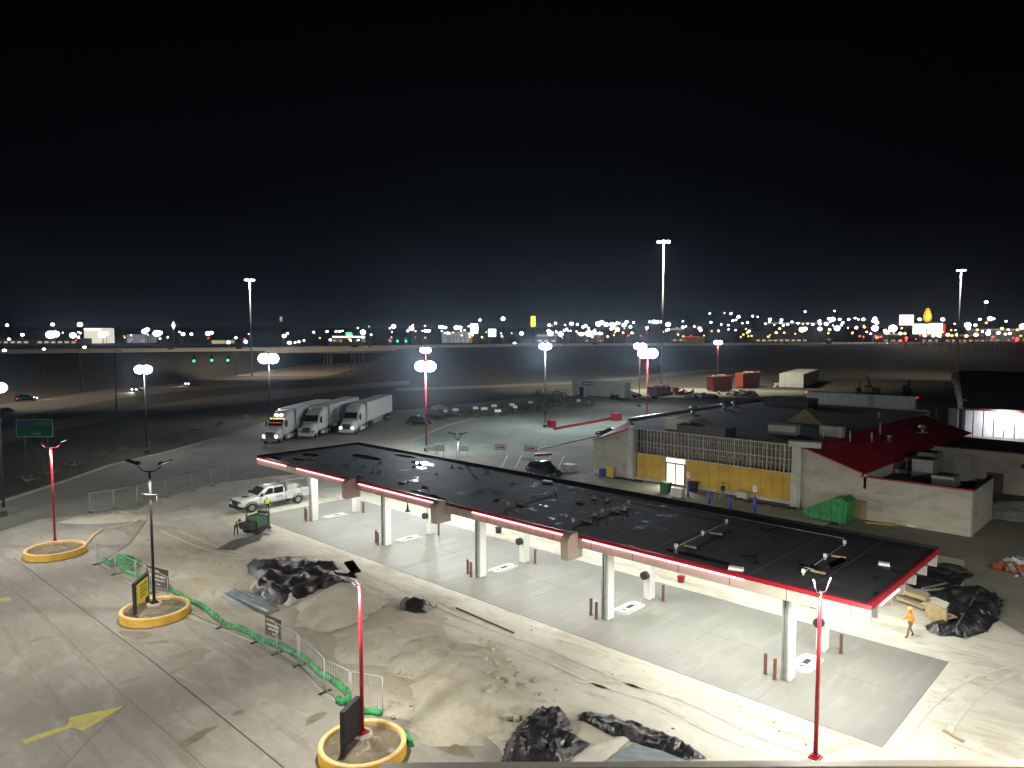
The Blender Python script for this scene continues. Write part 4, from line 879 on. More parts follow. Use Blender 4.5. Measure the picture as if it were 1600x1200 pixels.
# box lorry on the highway
def hbox(u, off, L, H, m, label, nm='box_truck', edge=None):
    lat = 0
    for _ in range(30): lat = (u-800)/FPX*(lerp_tab(lat, HW)+off)
    p = hpt(lat, off, 9.06); q = hpt(lat+5, off, 9.06); a = math.atan2(q.y-p.y, q.x-p.x)
    t = thing(nm, label, 'truck', p, a)
    MB().box((0, 0, 0.9+H/2), (L, 2.6, H)).build('cargo_box', m, t, bevel=0.06)
    cb_ = MB().loft([(-L/2-2.4, 1.0, 0.6, 1.6), (-L/2-2.2, 1.15, 0.5, 2.2), (-L/2-1.4, 1.2, 0.5, 3.0), (-L/2-0.1, 1.2, 0.5, 3.1)], p=6).build('cab', m, t)
    MB().box((-L/2-1.9, 0, 2.3), (0.3, 2.0, 0.6), ry=0.6).build('windscreen', M_GLASS, cb_)
    for x in (-L/2-1.2, L/2-2.4, L/2-1.2):
        for s in (-1, 1): wheel(t, x, s*1.1, 0.5, 0.3)
    if edge:
        for x in (-L*0.35, L*0.1): MB().box((x, 0, H+0.98), (5, 0.3, 0.14)).build('marker_light', edge, t)
    return t
hbox(1084, 8, 15, 5.2, mat('orange_lorry', (0.60, 0.34, 0.10), rough=0.6), 'orange-tan lorry with red marker lights on the highway', edge=G_TAIL)
# long trailer and container beyond the store
def trailer(p, q, H, m, label, name='trailer', cat='trailer', w=2.6, wheels=True, z=0.0):
    d = Vector((q.x-p.x, q.y-p.y)); L = d.length; c = (p+q)/2
    t = thing(name, label, cat, (c.x, c.y, z), math.atan2(d.y, d.x)); zb = 1.1 if wheels else 0.15
    bd = MB().box((0, 0, zb+(H-zb)/2), (L, w, H-zb)).build('box_body', m, t, bevel=0.05)
    b = MB()
    for k in range(1, int(L/1.2)):
        for s in (-1, 1): b.box((-L/2+k*1.2, s*(w/2+0.01), zb+(H-zb)/2), (0.07, 0.03, (H-zb)*0.92))
    b.build('side_ribs', M_TROOF, bd)
    MB().box((0, 0, H+0.012), (L-0.15, w-0.12, 0.02)).build('roof_panel', M_TROOF, bd)
    if wheels:
        for x in (-L/2+1.6, -L/2+2.9):
            for s in (-1, 1): wheel(t, x, s*1.05, 0.5, 0.3)
        MB().box((L/2-2.2, 0, 0.55), (0.15, 1.8, 1.1)).build('landing_leg', M_DARKMET, t)
    return t
tl = trailer(px(1432, 649), px(1262, 638), 4.1, M_TRAIL, 'long white trailer with red rear lights beyond the store roof')
q0 = (px(1432, 649)-px(1262, 638)).length/2
MB().box((-q0+0.05, 0.9, 3.9), (0.2, 0.5, 0.2)).box((-q0+0.05, -0.9, 3.9), (0.2, 0.5, 0.2)).build('tail_light', G_TAIL, tl)
MB().ball((q0+0.2, 0, 3.8), 0.28).build('marker_light', G_AMBER, tl)
trailer(px(1236, 606), px(1262, 596), 4.6, M_TRAIL, 'grey-white shipping container beyond the yard', 'container', 'container', w=7.5, wheels=False)
# damaged white box building with a blue sign
A, B_ = px(893, 620), px(976, 626)
d = (B_-A); L = d.length; rz = math.atan2(d.y, d.x); c = (A+B_)/2
wb = thing('site_trailer', 'pale site trailer with a blue sign behind the shrubs', 'trailer', (c.x, c.y, 0), rz)
MB().box((0, 1.5, 2.7), (L, 3.0, 4.2)).build('box_body', mat('pale_green_white', (0.42, 0.44, 0.33), (0.34, 0.36, 0.27), rough=0.7, scale=0.5), wb, bevel=0.08)
sg = MB().box((-L*0.18, -0.05, 4.0), (3.2, 0.08, 1.0)).build('sign_panel', mat('blue_sign', (0.06, 0.12, 0.35), rough=0.5), wb)
b = MB()
for i in range(6): b.box((-L*0.18-1.1+i*0.42, -0.10, 4.0), (0.28, 0.02, 0.34))
b.build('lettering', M_WHITE, sg)
dv = MB().box((-L*0.30, -0.03, 1.8), (1.3, 0.1, 2.3)).build('door', M_DARKMET, wb); MB().box((-L*0.21, -0.5, 1.6), (0.7, 0.7, 2.6)).build('porch_post', M_TRIM, wb)
for x in (L*0.28, L*0.36): wheel(wb, x, 0.1, 0.75, 0.4)
MB().box((0, 1.5, 0.45), (L*0.9, 2.4, 0.3)).build('chassis', M_DARKMET, wb)
# excavators
def excavator(p, rz, label, m, s=1.0):
    t = thing('excavator', label, 'excavator', (p.x, p.y, 0), rz)
    for y in (-1.2, 1.2): MB().loft([(-2.1*s, 0.3, 0.35, 0.7, y), (-1.7*s, 0.32, 0.02, 0.95, y), (1.7*s, 0.32, 0.02, 0.95, y), (2.1*s, 0.3, 0.35, 0.7, y)], p=5).build('track', M_RUBBER, t)
    MB().box((-0.7*s, 0.1, 1.75), (3.4*s, 2.5, 1.3)).box((-0.1, 0, 1.0), (1.6, 1.6, 0.3)).build('house', m, t, bevel=0.12)
    cbx = MB().box((0.7*s, 0.85, 2.2), (1.4, 0.95, 1.9)).build('cab', m, t, bevel=0.1)
    MB().box((1.41*s, 0.85, 2.4), (0.05, 0.75, 1.2)).box((0.8*s, 1.34, 2.5), (1.1, 0.04, 0.9)).build('glass', M_GLASS, cbx)
    MB().bar((0.9*s, -0.3, 1.9), (3.6*s, -0.3, 4.6*s), 0.5, 0.7).bar((3.5*s, -0.3, 4.6*s), (6.6*s, -0.3, 4.0*s), 0.45, 0.6).build('boom', m, t)
    MB().bar((6.5*s, -0.3, 4.5*s), (7.6*s, -0.3, 1.5*s), 0.4, 0.5).build('stick', m, t)
    MB().extr([(7.4*s, 1.5*s), (8.0*s, 0.9*s), (7.4*s, 0.1), (6.5*s, 0.3), (6.8*s, 1.1*s)], -0.9, 0.4, 'y').build('bucket', M_DARKMET, t)
excavator(px(1362, 618), hdg(1362, 618, 1315, 610), 'yellow excavator with its boom reaching left in the dark yard', M_YMACH, 1.15)
excavator(px(1418, 618), hdg(1418, 618, 1412, 610), 'dark excavator standing right of the yellow one', M_DARKMET, 0.85)
# orange roll-off containers and yard junk
def rolloff(p, rz, L, H, m, label, lid=False):
    t = thing('rolloff_container', label, 'waste container', (p.x, p.y, 0), rz, 'rusty orange containers in the yard')
    b = MB().extr([(-L/2, 0.3), (L/2, 0.3), (L/2+0.35, H), (-L/2-0.35, H)], -1.5, 1.5, 'y'); bd = b.build('bin', m, t)
    b = MB()
    for k in range(7):
        for s in (-1, 1): b.box((-L/2+0.4+k*(L-0.8)/6, s*1.54, H/2+0.15), (0.16, 0.1, H-0.35))
    b.box((0, 1.54, H-0.05), (L+0.6, 0.14, 0.14)); b.box((0, -1.54, H-0.05), (L+0.6, 0.14, 0.14)); b.build('ribs', M_RUST, bd)
    b = MB()
    for i in range(26): b.box((random.uniform(-L/2, L/2), random.uniform(-1.2, 1.2), H+random.uniform(-.1, .4)), (random.uniform(.4, 1.4), random.uniform(.2, .6), random.uniform(.1, .4)), rz=random.uniform(0, 3), rx=random.uniform(-.5, .5))
    b.build('debris', mat('mixed_debris', (0.20, 0.15, 0.12), (0.40, 0.38, 0.34), rough=0.9, scale=0.7), t)
    for s in (-1, 1):
        for x in (-L/2+0.5, L/2-0.5): MB().cyl((x, s*1.1-0.1, 0.17), (x, s*1.1+0.1, 0.17), 0.17, n=10).build('roller', M_DARKMET, t)
rolloff(px(1124, 611), hdg(1100, 611, 1140, 609), 7.5, 4.6, M_RUST, 'left rusty orange container in the yard')
rolloff(px(1168, 605), hdg(1150, 606, 1190, 603), 9, 4.8, M_RUST, 'taller rusty orange container right of the first')
rolloff(px(1030, 618), hdg(1030, 618, 1090, 612), 6.5, 2.6, mat('dull_dark_red', (0.16, 0.03, 0.025), rough=0.7), 'low dark red container left of the orange ones')
def heap(c, n, spread, sizes, mats, label, name='rubble_heap', cat='rubble', z=0.0, group=None, flat=0.6, cone=1.0):
    t = thing(name, label, cat, (c.x, c.y, z), 0, group)
    for k, m in enumerate(mats):
        b = MB()
        for i in range(n):
            r = abs(random.gauss(0, .5)); a = random.uniform(0, 2*pi); s = random.uniform(*sizes)
            b.box((spread*r*cos(a), spread*r*sin(a), max(0.02, s*0.3 + (1-min(1, r))*cone*random.random())), (s, s*random.uniform(.5, 1), s*flat*random.uniform(.4, 1)), rz=random.uniform(0, 3), rx=random.uniform(-.6, .6), ry=random.uniform(-.6, .6))
        b.build(['debris', 'pale_debris', 'dark_debris'][k], m, t)
    return t
heap(px(1160, 618), 26, 6, (0.5, 1.8), [M_RUBBLE, M_TRIM, M_DARKMET], 'heap of pale and dark debris in front of the orange containers')
heap(px(1222, 604), 20, 4, (0.4, 1.2), [M_RUBBLE, M_TRIM], 'small bright debris heap left of the container')
heap(px(1095, 622), 22, 6, (0.4, 1.6), [M_DARKMET, M_GREYMET, M_STEEL], 'grey scrap heap left of the orange containers')
heap(px(990, 622), 22, 6, (0.4, 1.6), [M_DARKMET, M_GREYMET, M_TRIM], 'dark machinery scrap right of the site trailer')
heap(px(1060, 617), 16, 5, (0.5, 2.2), [M_DARKMET, M_RUST], 'dark scrap under the bright floodlight glare')

# service pickup
def pickup(loc, rz, label):
    t = thing('pickup_truck', label, 'pickup truck', (loc.x, loc.y, 0.06), rz)
    MB().loft([(3.05, 0.80, 0.55, 1.0), (2.95, 0.95, 0.5, 1.15), (2.2, 1.0, 0.48, 1.24), (1.35, 1.0, 0.48, 1.32), (1.3, 1.0, 0.48, 1.36), (-0.95, 1.0, 0.5, 1.36), (-0.96, 0.98, 0.52, 1.34)], p=6).build('body', WP, t)
    cbn = MB().loft([(1.45, 0.90, 1.25, 1.38), (0.72, 0.86, 1.25, 1.98), (0.4, 0.84, 1.25, 2.02), (-0.8, 0.85, 1.25, 2.02), (-0.95, 0.88, 1.25, 1.5)], p=7).build('cabin', WP, t)
    MB().add([(1.44, -0.78, 1.37), (1.44, 0.78, 1.37), (0.80, 0.72, 1.93), (0.80, -0.72, 1.93)], [(0, 1, 2, 3)]).build('windscreen', M_GLASS, cbn, (0.035, 0, 0.03))
    for s in (-1, 1):
        for xa, xb in ((1.0, 0.18), (0.08, -0.75)):
            MB().add([(xa, s*0.925, 1.36), (xb, s*0.925, 1.36), (xb, s*0.885, 1.88), (min(xa-0.45, xa) if xa > .5 else xa, s*0.885, 1.88)], [(0, 1, 2, 3)]).build('side_window', M_GLASS, cbn)
        MB().box((1.25, s*1.14, 1.42), (0.16, 0.20, 0.26)).build('mirror', M_BLACK, cbn)
        MB().box((2.98, s*0.74, 0.98), (0.16, 0.34, 0.20)).build('headlight', M_CHROME, t, bevel=0.03)
        MB().box((-0.2, s*1.02, 0.44), (2.2, 0.12, 0.07)).build('step', M_BLACK, t)
        MB().box((-3.18, s*0.92, 1.0), (0.05, 0.14, 0.28)).build('tail_light', mat('tail_lens', (0.25, 0.01, 0.01), rough=0.3), t)
        for x in (2.1, -2.05): wheel(t, x, s*0.92, 0.41, 0.28)
        b = MB()
        for x in (2.1, -2.05): b.tube([(x+0.52*cos(a), s*1.005, 0.42+0.52*sin(a)) for a in [pi*k/8 for k in range(9)]], 0.045, 6)
        b.build('wheel_arch', M_DARKMET, t)
    MB().box((2.99, 0, 0.86), (0.14, 1.15, 0.42)).build('grille', M_BLACK, t, bevel=0.03)
    MB().box((3.08, 0, 0.52), (0.22, 1.9, 0.26)).build('bumper', M_BLACK, t, bevel=0.05)
    MB().box((2.2, 0, 1.30), (0.5, 0.35, 0.05)).build('hood_scoop', M_BLACK, t)
    bd = MB().box((-2.08, 0.84, 1.02), (2.16, 0.36, 0.78)).box((-2.08, -0.84, 1.02), (2.16, 0.36, 0.78)).box((-2.08, 0, 0.78), (2.16, 1.4, 0.2)).box((-3.1, 0, 1.0), (0.1, 1.4, 0.6)).build('service_body', WP, t, bevel=0.02)
    b = MB()
    for s in (-1, 1):
        for x in (-1.5, -2.6): b.box((x, s*1.025, 1.1), (0.7, 0.012, 0.45))
        b.box((-1.3, s*1.03, 1.2), (0.06, 0.02, 0.06)); b.box((-1.7, s*1.03, 1.2), (0.06, 0.02, 0.06))
    b.build('locker_door', M_TRIM, bd)
    rk = MB()
    for s in (-0.9, 0.9):
        for x in (-1.1, -3.05): rk.bar((x, s, 1.4), (x, s, 2.35), 0.06)
        rk.bar((-0.6, s, 2.35), (-3.3, s, 2.35), 0.06)
    for x in (-1.1, -2.1, -3.05): rk.bar((x, -0.9, 2.35), (x, 0.9, 2.35), 0.05)
    rk.box((-1.05, 0, 1.85), (0.05, 1.75, 0.9)); rk.build('ladder_rack', M_GREYMET, t)
    MB().box((-1.7, 0.1, 1.55), (1.0, 1.1, 0.6)).build('tool_chest', M_TRIM, t, bevel=0.03)
    b = MB()
    for i in range(5): b.box((-0.1-0.12*i, 1.006, 1.02+0.02*(i % 2)), (0.08, 0.012, 0.16)).box((-0.1-0.12*i, -1.006, 1.02), (0.08, 0.012, 0.16))
    b.build('door_emblem', mat('faded_blue_emblem', (0.20, 0.25, 0.33), rough=0.6), t)
_a, _b = px(393, 801), px(465, 787); _d = (_a-_b).normalized(); _n = Vector((-_d.y, _d.x, 0)); _n = _n if (_n.x*FX+_n.y*FY) > 0 else -_n
pickup((_a+_b)/2 + _n*0.98, math.atan2(_d.y, _d.x), 'white service pickup with a ladder rack at the left end of the canopy')
_pk = [o for o in bpy.data.objects if o.name == 'pickup_truck'][0]; _k = (_a-_b).length/4.15; _pk.scale = (_k, min(_k, 1.12), min(_k, 1.12))

# ================================================================== SITE CLUTTER
def inside(x, y, P):
    c = False; n = len(P); j = n-1
    for i in range(n):
        if (P[i][1] > y) != (P[j][1] > y) and x < (P[j][0]-P[i][0])*(y-P[i][1])/(P[j][1]-P[i][1])+P[i][0]: c = not c
        j = i
    return c
def edge_d(x, y, P):
    m = 1e9
    for i in range(len(P)):
        a = P[i]; b = P[(i+1) % len(P)]; dx, dy = b[0]-a[0], b[1]-a[1]
        t = max(0, min(1, ((x-a[0])*dx+(y-a[1])*dy)/(dx*dx+dy*dy+1e-9))); m = min(m, math.hypot(x-a[0]-t*dx, y-a[1]-t*dy))
    return m
def crumple(name, uvs, h, m, label, cat, step=0.16, z=0.06, ridge=1.6, group=None, seed=0, soft=0.5, parent=None, edge=0.03):
    P = [(p.x, p.y) for p in P_(*uvs)]; cx = sum(p[0] for p in P)/len(P); cy = sum(p[1] for p in P)/len(P)
    xs = [p[0] for p in P]; ys = [p[1] for p in P]; idx = {}; vs = []; fs = []
    nx = int((max(xs)-min(xs))/step)+2; ny = int((max(ys)-min(ys))/step)+2
    sxx = sum((p[0]-cx)**2 for p in P); syy = sum((p[1]-cy)**2 for p in P); sxy = sum((p[0]-cx)*(p[1]-cy) for p in P); th = .5*math.atan2(2*sxy, sxx-syy); ct, sn = cos(th), sin(th)
    def vid(i, j):
        if (i, j) in idx: return idx[i, j]
        x = min(xs)+i*step + step*0.35*wob((i, j, seed), 0.9); y = min(ys)+j*step + step*0.35*wob((i, j, seed+4), 0.9)
        ins = inside(x, y, P); e = edge_d(x, y, P)*(1 if ins else 0)
        f = sst(0, soft, e); q = (x*ridge, y*ridge, seed)
        al, ac = (x-cx)*ct+(y-cy)*sn, -(x-cx)*sn+(y-cy)*ct; wv = wob((x, y, seed), .35)*1.4; r = 1-abs(wob((al*.30*ridge, (ac+wv)*1.0*ridge, seed), 1.0))*3.0; r2 = 1-abs(wob((al*.9*ridge+7, (ac+wv)*.55*ridge, seed+3), 1.4))*3.4
        zz = edge + f*h*(0.34 + 0.34*max(0, r) + 0.20*max(0, r2) + 0.55*wob((x, y, seed), 0.5))
        idx[i, j] = len(vs); vs.append((x-cx, y-cy, max(0.004, zz))); return idx[i, j]
    for i in range(nx):
        for j in range(ny):
            if inside(min(xs)+(i+.5)*step, min(ys)+(j+.5)*step, P): fs.append((vid(i, j), vid(i+1, j), vid(i+1, j+1), vid(i, j+1)))
    o = MB().add(vs, fs, 0, True).build(name, m, parent, (cx, cy, z)); return tag(o, label, cat, group) if parent is None else o
crumple('black_tarp', [(386, 884), (402, 880), (450, 884), (482, 880), (512, 889), (540, 893), (556, 906), (560, 918), (545, 925), (522, 922), (500, 922), (486, 930), (462, 940), (440, 945), (420, 943), (400, 930), (392, 925), (408, 908), (388, 898)], 0.85, M_TARP, 'long crumpled black plastic tarp beside the sand heap', 'tarp', 0.2, seed=3, ridge=0.9)
crumple('black_tarp', [(619, 948), (640, 942), (658, 952), (684, 947), (672, 966), (650, 972), (625, 968)], 0.8, M_TARP, 'small folded black tarp on the pale strip right of the sand heap', 'tarp', 0.14, seed=9, ridge=1.0)
crumple('black_tarp', [(812, 1135), (840, 1112), (868, 1112), (892, 1130), (894, 1142), (885, 1150), (905, 1158), (925, 1165), (900, 1185), (880, 1205), (780, 1205), (790, 1165)], 0.85, M_TARP, 'big rounded heap of black plastic at the bottom edge', 'tarp', 0.10, seed=14, ridge=1.5)
crumple('black_tarp', [(903, 1118), (920, 1114), (960, 1122), (985, 1132), (1020, 1142), (1060, 1160), (1105, 1188), (1070, 1190), (1010, 1172), (985, 1160), (955, 1152), (925, 1135), (905, 1128)], 0.45, M_TARP, 'long narrow roll of black plastic near the bottom edge', 'tarp', 0.08, seed=21, ridge=2.2, soft=0.3)
crumple('black_tarp', [(1450, 925), (1500, 922), (1535, 926), (1568, 940), (1560, 970), (1540, 990), (1505, 1000), (1490, 995), (1470, 996), (1448, 988), (1446, 980), (1470, 968), (1466, 950)], 0.75, M_TARP, 'wide heap of black plastic right of the orange worker', 'tarp', 0.14, seed=30, ridge=1.3)
crumple('black_tarp', [(1395, 885), (1440, 880), (1500, 884), (1520, 900), (1490, 920), (1430, 922), (1400, 905)], 0.35, M_TARP, 'flat dark plastic behind the right end of the canopy', 'tarp', 0.2, seed=31, ridge=1.0)
crumple('pale_cloth', [(878, 1195), (920, 1170), (975, 1150), (985, 1158), (960, 1180), (925, 1205), (860, 1210)], 0.12, M_CLOTH, 'cream cloth strip under the narrow black roll', 'cloth', 0.1, seed=5, soft=0.3)
crumple('grey_sheet', [(960, 1182), (990, 1163), (1030, 1172), (1068, 1188), (1075, 1210), (930, 1215)], 0.12, M_TARP2, 'blue-grey sheet spread below the narrow black roll', 'sheet', 0.1, seed=6, soft=0.4)
crumple('grey_sheet', [(345, 932), (372, 922), (402, 930), (428, 944), (436, 954), (420, 962), (395, 955), (365, 948)], 0.28, M_TARP2, 'flat pile of blue-grey sheets behind the fence', 'sheet', 0.16, seed=7, soft=0.4)
crumple('pale_cloth', [(442, 938), (458, 926), (468, 930), (464, 942), (452, 950), (444, 948)], 0.5, M_CLOTH, 'cream board lying at the front of the long black tarp', 'cloth', 0.14, seed=8)
crumple('pale_cloth', [(390, 920), (398, 908), (406, 910), (396, 930)], 0.3, M_CLOTH, 'pale scrap at the left tip of the long black tarp', 'cloth', 0.12, seed=18)
crumple('rubber_mat', [(338, 860), (362, 846), (395, 838), (412, 834), (405, 846), (385, 852), (366, 861)], 0.10, mat('mat_black', (0.06, 0.06, 0.055), (0.11, 0.105, 0.09), rough=0.9, scale=3), 'dark ribbed mat lying on the dirt below the green machine', 'mat', 0.14, seed=11)
crumple('pale_bag', [(396, 832), (405, 824), (420, 827), (430, 832), (420, 838), (402, 838)], 0.5, mat('bag', (0.36, 0.34, 0.33), (0.08, 0.08, 0.08), rough=0.7, scale=1.2, lo=.45, hi=.55), 'grey and black bag next to the green machine', 'bag', 0.12, seed=12)
def mound(name, uc, vc, rx, ry, h, m, label, rot=0.0, seed=0, sharp=1.0, rough=0.1, step=0.22, z=0.05, cat='dirt mound'):
    c = px(uc, vc); n = int(2*max(rx, ry)/step)+1; vs = []; fs = []
    for j in range(n+1):
        for i in range(n+1):
            x = (i/n-0.5)*2*max(rx, ry)*1.15; y = (j/n-0.5)*2*max(rx, ry)*1.15
            a = (x*cos(rot)+y*sin(rot))/rx; b_ = (-x*sin(rot)+y*cos(rot))/ry
            r = math.hypot(a, b_)*(1+0.22*wob((x+c.x, y+c.y, seed), 0.5)+0.1*wob((x, y, seed), 1.3))
            k = max(0, 1-r); zz = h*(k**sharp) + rough*min(1, k*4)*(wob((x, y, seed), 1.2)+0.6*wob((x, y, seed+2), 3.1)+0.4*abs(wob((x, y, seed+5), 6))) - (0.04 if k <= 0 else 0)
            vs.append((x, y, zz))
    for j in range(n):
        for i in range(n):
            o = j*(n+1)+i; q = [o, o+1, o+n+2, o+n+1]
            if max(vs[k][2] for k in q) > -0.03: fs.append(q)
    o = MB().add(vs, fs, 0, True).build(name, m, None, (c.x, c.y, z)); return tag(o, label, cat)
mound('sand_heap', 535, 952, 3.9, 3.0, 1.75, M_SAND, 'smooth conical heap of brown sand behind the nearest red post', rot=-0.6, seed=2, sharp=1.0, rough=0.06)
mound('soil_heap', 610, 985, 5.0, 3.4, 0.6, M_SAND, 'low spread of sand sloping off the cone', rot=-0.8, seed=4, sharp=0.9, rough=0.08)
mound('rubble_mound', 725, 1075, 5.2, 2.6, 0.75, M_RUBBLE, 'long mound of broken soil and rubble in the middle foreground', rot=-0.8, seed=6, sharp=0.7, rough=0.16)
mound('rubble_mound', 670, 1030, 3.4, 2.2, 0.5, M_RUBBLE, 'smaller soil mound beyond the long rubble mound', rot=-0.4, seed=8, sharp=0.8, rough=0.12)
mound('soil_heap', 175, 812, 4.6, 1.4, 0.5, M_SAND, 'thin ridge of dirt inside the curved yellow kerb', rot=1.0, seed=10, sharp=0.8, rough=0.1)
rk = None
for i in range(270):
    if i >= 150: u, v = random.gauss(720, 62), random.gauss(1070, 36)
    elif i < 90: u = random.gauss(760, 50); v = random.gauss(1055 + (u-760)*0.45, 26)
    elif i < 120: u, v = random.uniform(600, 780), random.uniform(1020, 1150)
    else: u, v = random.uniform(830, 1560), random.uniform(1050, 1180)
    p = px(u, v); s = abs(random.gauss(0, .11))+0.06
    if i >= 150: s *= .42
    elif i >= 110: s *= .4
    elif i >= 90: s *= .6
    b = MB().ball((0, 0, 0), s, 7, 5, jit=0.28, sc=(1, random.uniform(.6, 1), .6)); b.sm = [False]*len(b.sm)
    hz = 0.10 + (0.45 if i < 90 and 700 < u < 800 else 0.06)*random.random()
    if 110 <= i < 150: hz = 0.07
    elif i >= 150: hz = 0.07+0.35*max(0, 1-math.hypot((u-725)/80, (v-1075)/40))
    tag(b.build('rock', M_RUBBLE if i % 3 else MATS['footing_concrete'], None, (p.x, p.y, hz), random.uniform(0, 6)), 'small broken rock on the dusty ground between the nearest planter and the slab', 'rock', 'broken rocks scattered on the site')
# debris bits along the tarp heap: planks and boards
def plank(a, b_, w, h, m, label, name='plank', z=0.10, group=None):
    A = px(*a); B = px(*b_); c = (A+B)/2; c.z = z; d = B-A
    tag(MB().box((0, 0, 0), (d.length, w, h)).build(name, m, None, c, math.atan2(d.y, d.x)), label, 'plank' if name == 'plank' else name.replace('_', ' '), group)
plank((713, 952), (803, 991), 0.09, 0.06, M_DARKMET, 'long dark steel bar lying on the pale strip', 'steel_bar')
plank((366, 926), (400, 942), 0.12, 0.08, M_STEEL, 'upper pale metal strip on the blue-grey sheets', 'metal_strip', 0.34)
plank((352, 934), (405, 960), 0.10, 0.06, M_STEEL, 'long pale metal strip across the blue-grey sheets', 'metal_strip', 0.36)
plank((376, 944), (418, 962), 0.16, 0.05, M_TRIM, 'lowest pale metal strip on the blue-grey sheets', 'metal_strip', 0.30)
plank((1474, 1144), (1506, 1162), 0.16, 0.05, M_WOOD, 'short plank on the pale ground at lower right')
plank((1404, 935), (1448, 950), 0.35, 0.25, M_WOOD, 'stacked timber just behind the orange worker', 'plank', 0.6)
plank((1402, 942), (1446, 958), 0.25, 0.18, M_WOOD, 'lower timber behind the orange worker', 'plank', 0.35)
plank((1440, 940), (1478, 931), 0.10, 0.10, M_STEEL, 'pale rod sticking out over the black plastic heap', 'plank', 0.9)
plank((1488, 1003), (1528, 938), 0.06, 0.05, M_STEEL, 'thin pale rod lying across the black plastic heap', 'plank', 0.62)
c = px(1418, 985); tag(MB().box((0, 0, 0.5), (1.5, 0.12, 1.0)).box((0, 0.5, 0.4), (1.4, 0.9, 0.1)).build('plywood_crate', M_WOOD, None, (c.x+0.9, c.y+2.6, 0.06), -0.5), 'pale plywood sheet standing behind the orange worker', 'crate')
c = px(1468, 955); tag(MB().box((0, 0, 0.25), (2.0, 1.2, 0.10), rx=0.3).box((0, 0.4, 0.1), (1.8, 0.5, 0.2)).build('cloth_board', M_CLOTH, None, (c.x, c.y, 0.1), -0.5), 'pale board lying on the black plastic near the orange worker', 'board')
heap(px(1590, 892), 26, 1.6, (0.2, 0.7), [M_TARP2, M_TRIM, M_RUST], 'mixed blue and white rubbish pile at the right edge', cone=0.7)
heap(px(1390, 798), 12, 1.0, (0.2, 0.5), [M_WOOD, M_TRIM], 'scraps against the yard wall of the store', cone=0.3)
# green sediment sock
pts = [px(u, v) for u, v in ((163, 877), (176, 886), (196, 880), (214, 882), (208, 893), (190, 890), (205, 900), (232, 907), (252, 915), (275, 930), (292, 940), (318, 953), (343, 973), (352, 981), (378, 988), (405, 1003), (436, 1014), (464, 1027), (484, 1040), (496, 1053), (505, 1059), (522, 1070), (538, 1083), (545, 1096), (535, 1103), (528, 1098))]
def smooth_path(P, k=5):
    out = []
    for i in range(len(P)-1):
        a, b_, c, d = P[max(i-1, 0)], P[i], P[i+1], P[min(i+2, len(P)-1)]
        for j in range(k):
            t = j/k; out.append(0.5*((2*b_)+(c-a)*t+(2*a-5*b_+4*c-d)*t*t+(3*b_-a-3*c+d)*t**3))
    return out + [P[-1]]
sp = smooth_path(pts, 6)
tag(MB().tube([(p.x, p.y, 0.22+0.05*wob((p.x, p.y, 0), 1.5)) for p in sp], [0.155*(1+0.35*wob((p.x, p.y, 2), 2.0)) for p in sp], 12, jitter=0.20).build('sediment_sock', M_GREENSOCK), 'long bright green sediment sock snaking along the fence', 'sediment sock')
crumple('sediment_sock', [(166, 880), (185, 873), (214, 874), (221, 879), (210, 886), (196, 893), (180, 888)], 0.45, M_GREENSOCK, 'bunched green netting at the left end of the long sock', 'netting', 0.14, seed=40, ridge=2)
for (pp, lb) in ((((566, 1117), (580, 1116), (596, 1120)), 'short green sock piece behind the nearest planter'), (((633, 1150), (638, 1158), (641, 1168)), 'short green sock piece right of the nearest planter')):
    tag(MB().tube([tuple(px(*q)+Vector((0, 0, 0.16))) for q in pp], 0.14, 10, jitter=0.12).build('sediment_sock', M_GREENSOCK), lb, 'sediment sock')
# wire fence
M_WIRE = mat('fence_wire', (0.34, 0.34, 0.33), rough=0.6, metal=0.1)
def fence_run(path, H, label, group, pref):
    P = [px(*q) for q in path]; k = 0
    for i in range(len(P)-1):
        a, b_ = P[i], P[i+1]; L = (b_-a).length; n = max(1, round(L/3.0)); rz = math.atan2((b_-a).y, (b_-a).x)
        for j in range(n):
            p = a+(b_-a)*(j/n); w = L/n; k += 1; ln = w-0.08
            t = thing('fence_panel', label, 'fence panel', (p.x, p.y, 0.04), rz+0.03*wob((k, 1, 1), 1.7), group)
            fr = MB()
            for x in (0.04, ln): fr.cyl((x, 0, 0), (x, 0, H), 0.022, n=6)
            fr.cyl((0.04, 0, H), (ln, 0, H), 0.018, n=6); fr.cyl((0.04, 0, 0.12), (ln, 0, 0.12), 0.018, n=6); fr.build('frame', M_WIRE, t)
            ms = MB(); x = 0.25
            while x < ln: ms.box((x, 0, H/2+0.05), (0.010, 0.010, H-0.12)); x += 0.20
            for z in (0.5, 0.95, 1.4): ms.box((ln/2, 0, z), (ln, 0.007, 0.007))
            ms.build('wire_mesh', M_WIRE, t)
            MB().box((ln/2*0+0.04, 0, 0.03), (0.16, 0.7, 0.05)).build('foot', M_DARKMET, t)
fence_run([(152, 882), (213, 915), (290, 958), (345, 981), (400, 1004), (468, 1041), (507, 1083), (548, 1105), (600, 1116)], 1.75, 'wire fence panel standing along the green sock', 'wire fence panels along the forecourt edge', '')
fence_run([(140, 801), (215, 788), (300, 768), (360, 752)], 1.9, 'faint wire fence panel along the far side of the dirt area', 'wire fence panels at the far side of the dirt', '')
for a_, b_ in (((400, 1008), (468, 1046)), ((468, 1046), (545, 1110))):
    plank(a_, b_, 0.05, 0.05, M_STEEL, 'shiny rail lying at the foot of the fence, %s piece' % ('upper' if a_[0] == 400 else 'lower'), 'rail', 0.08)
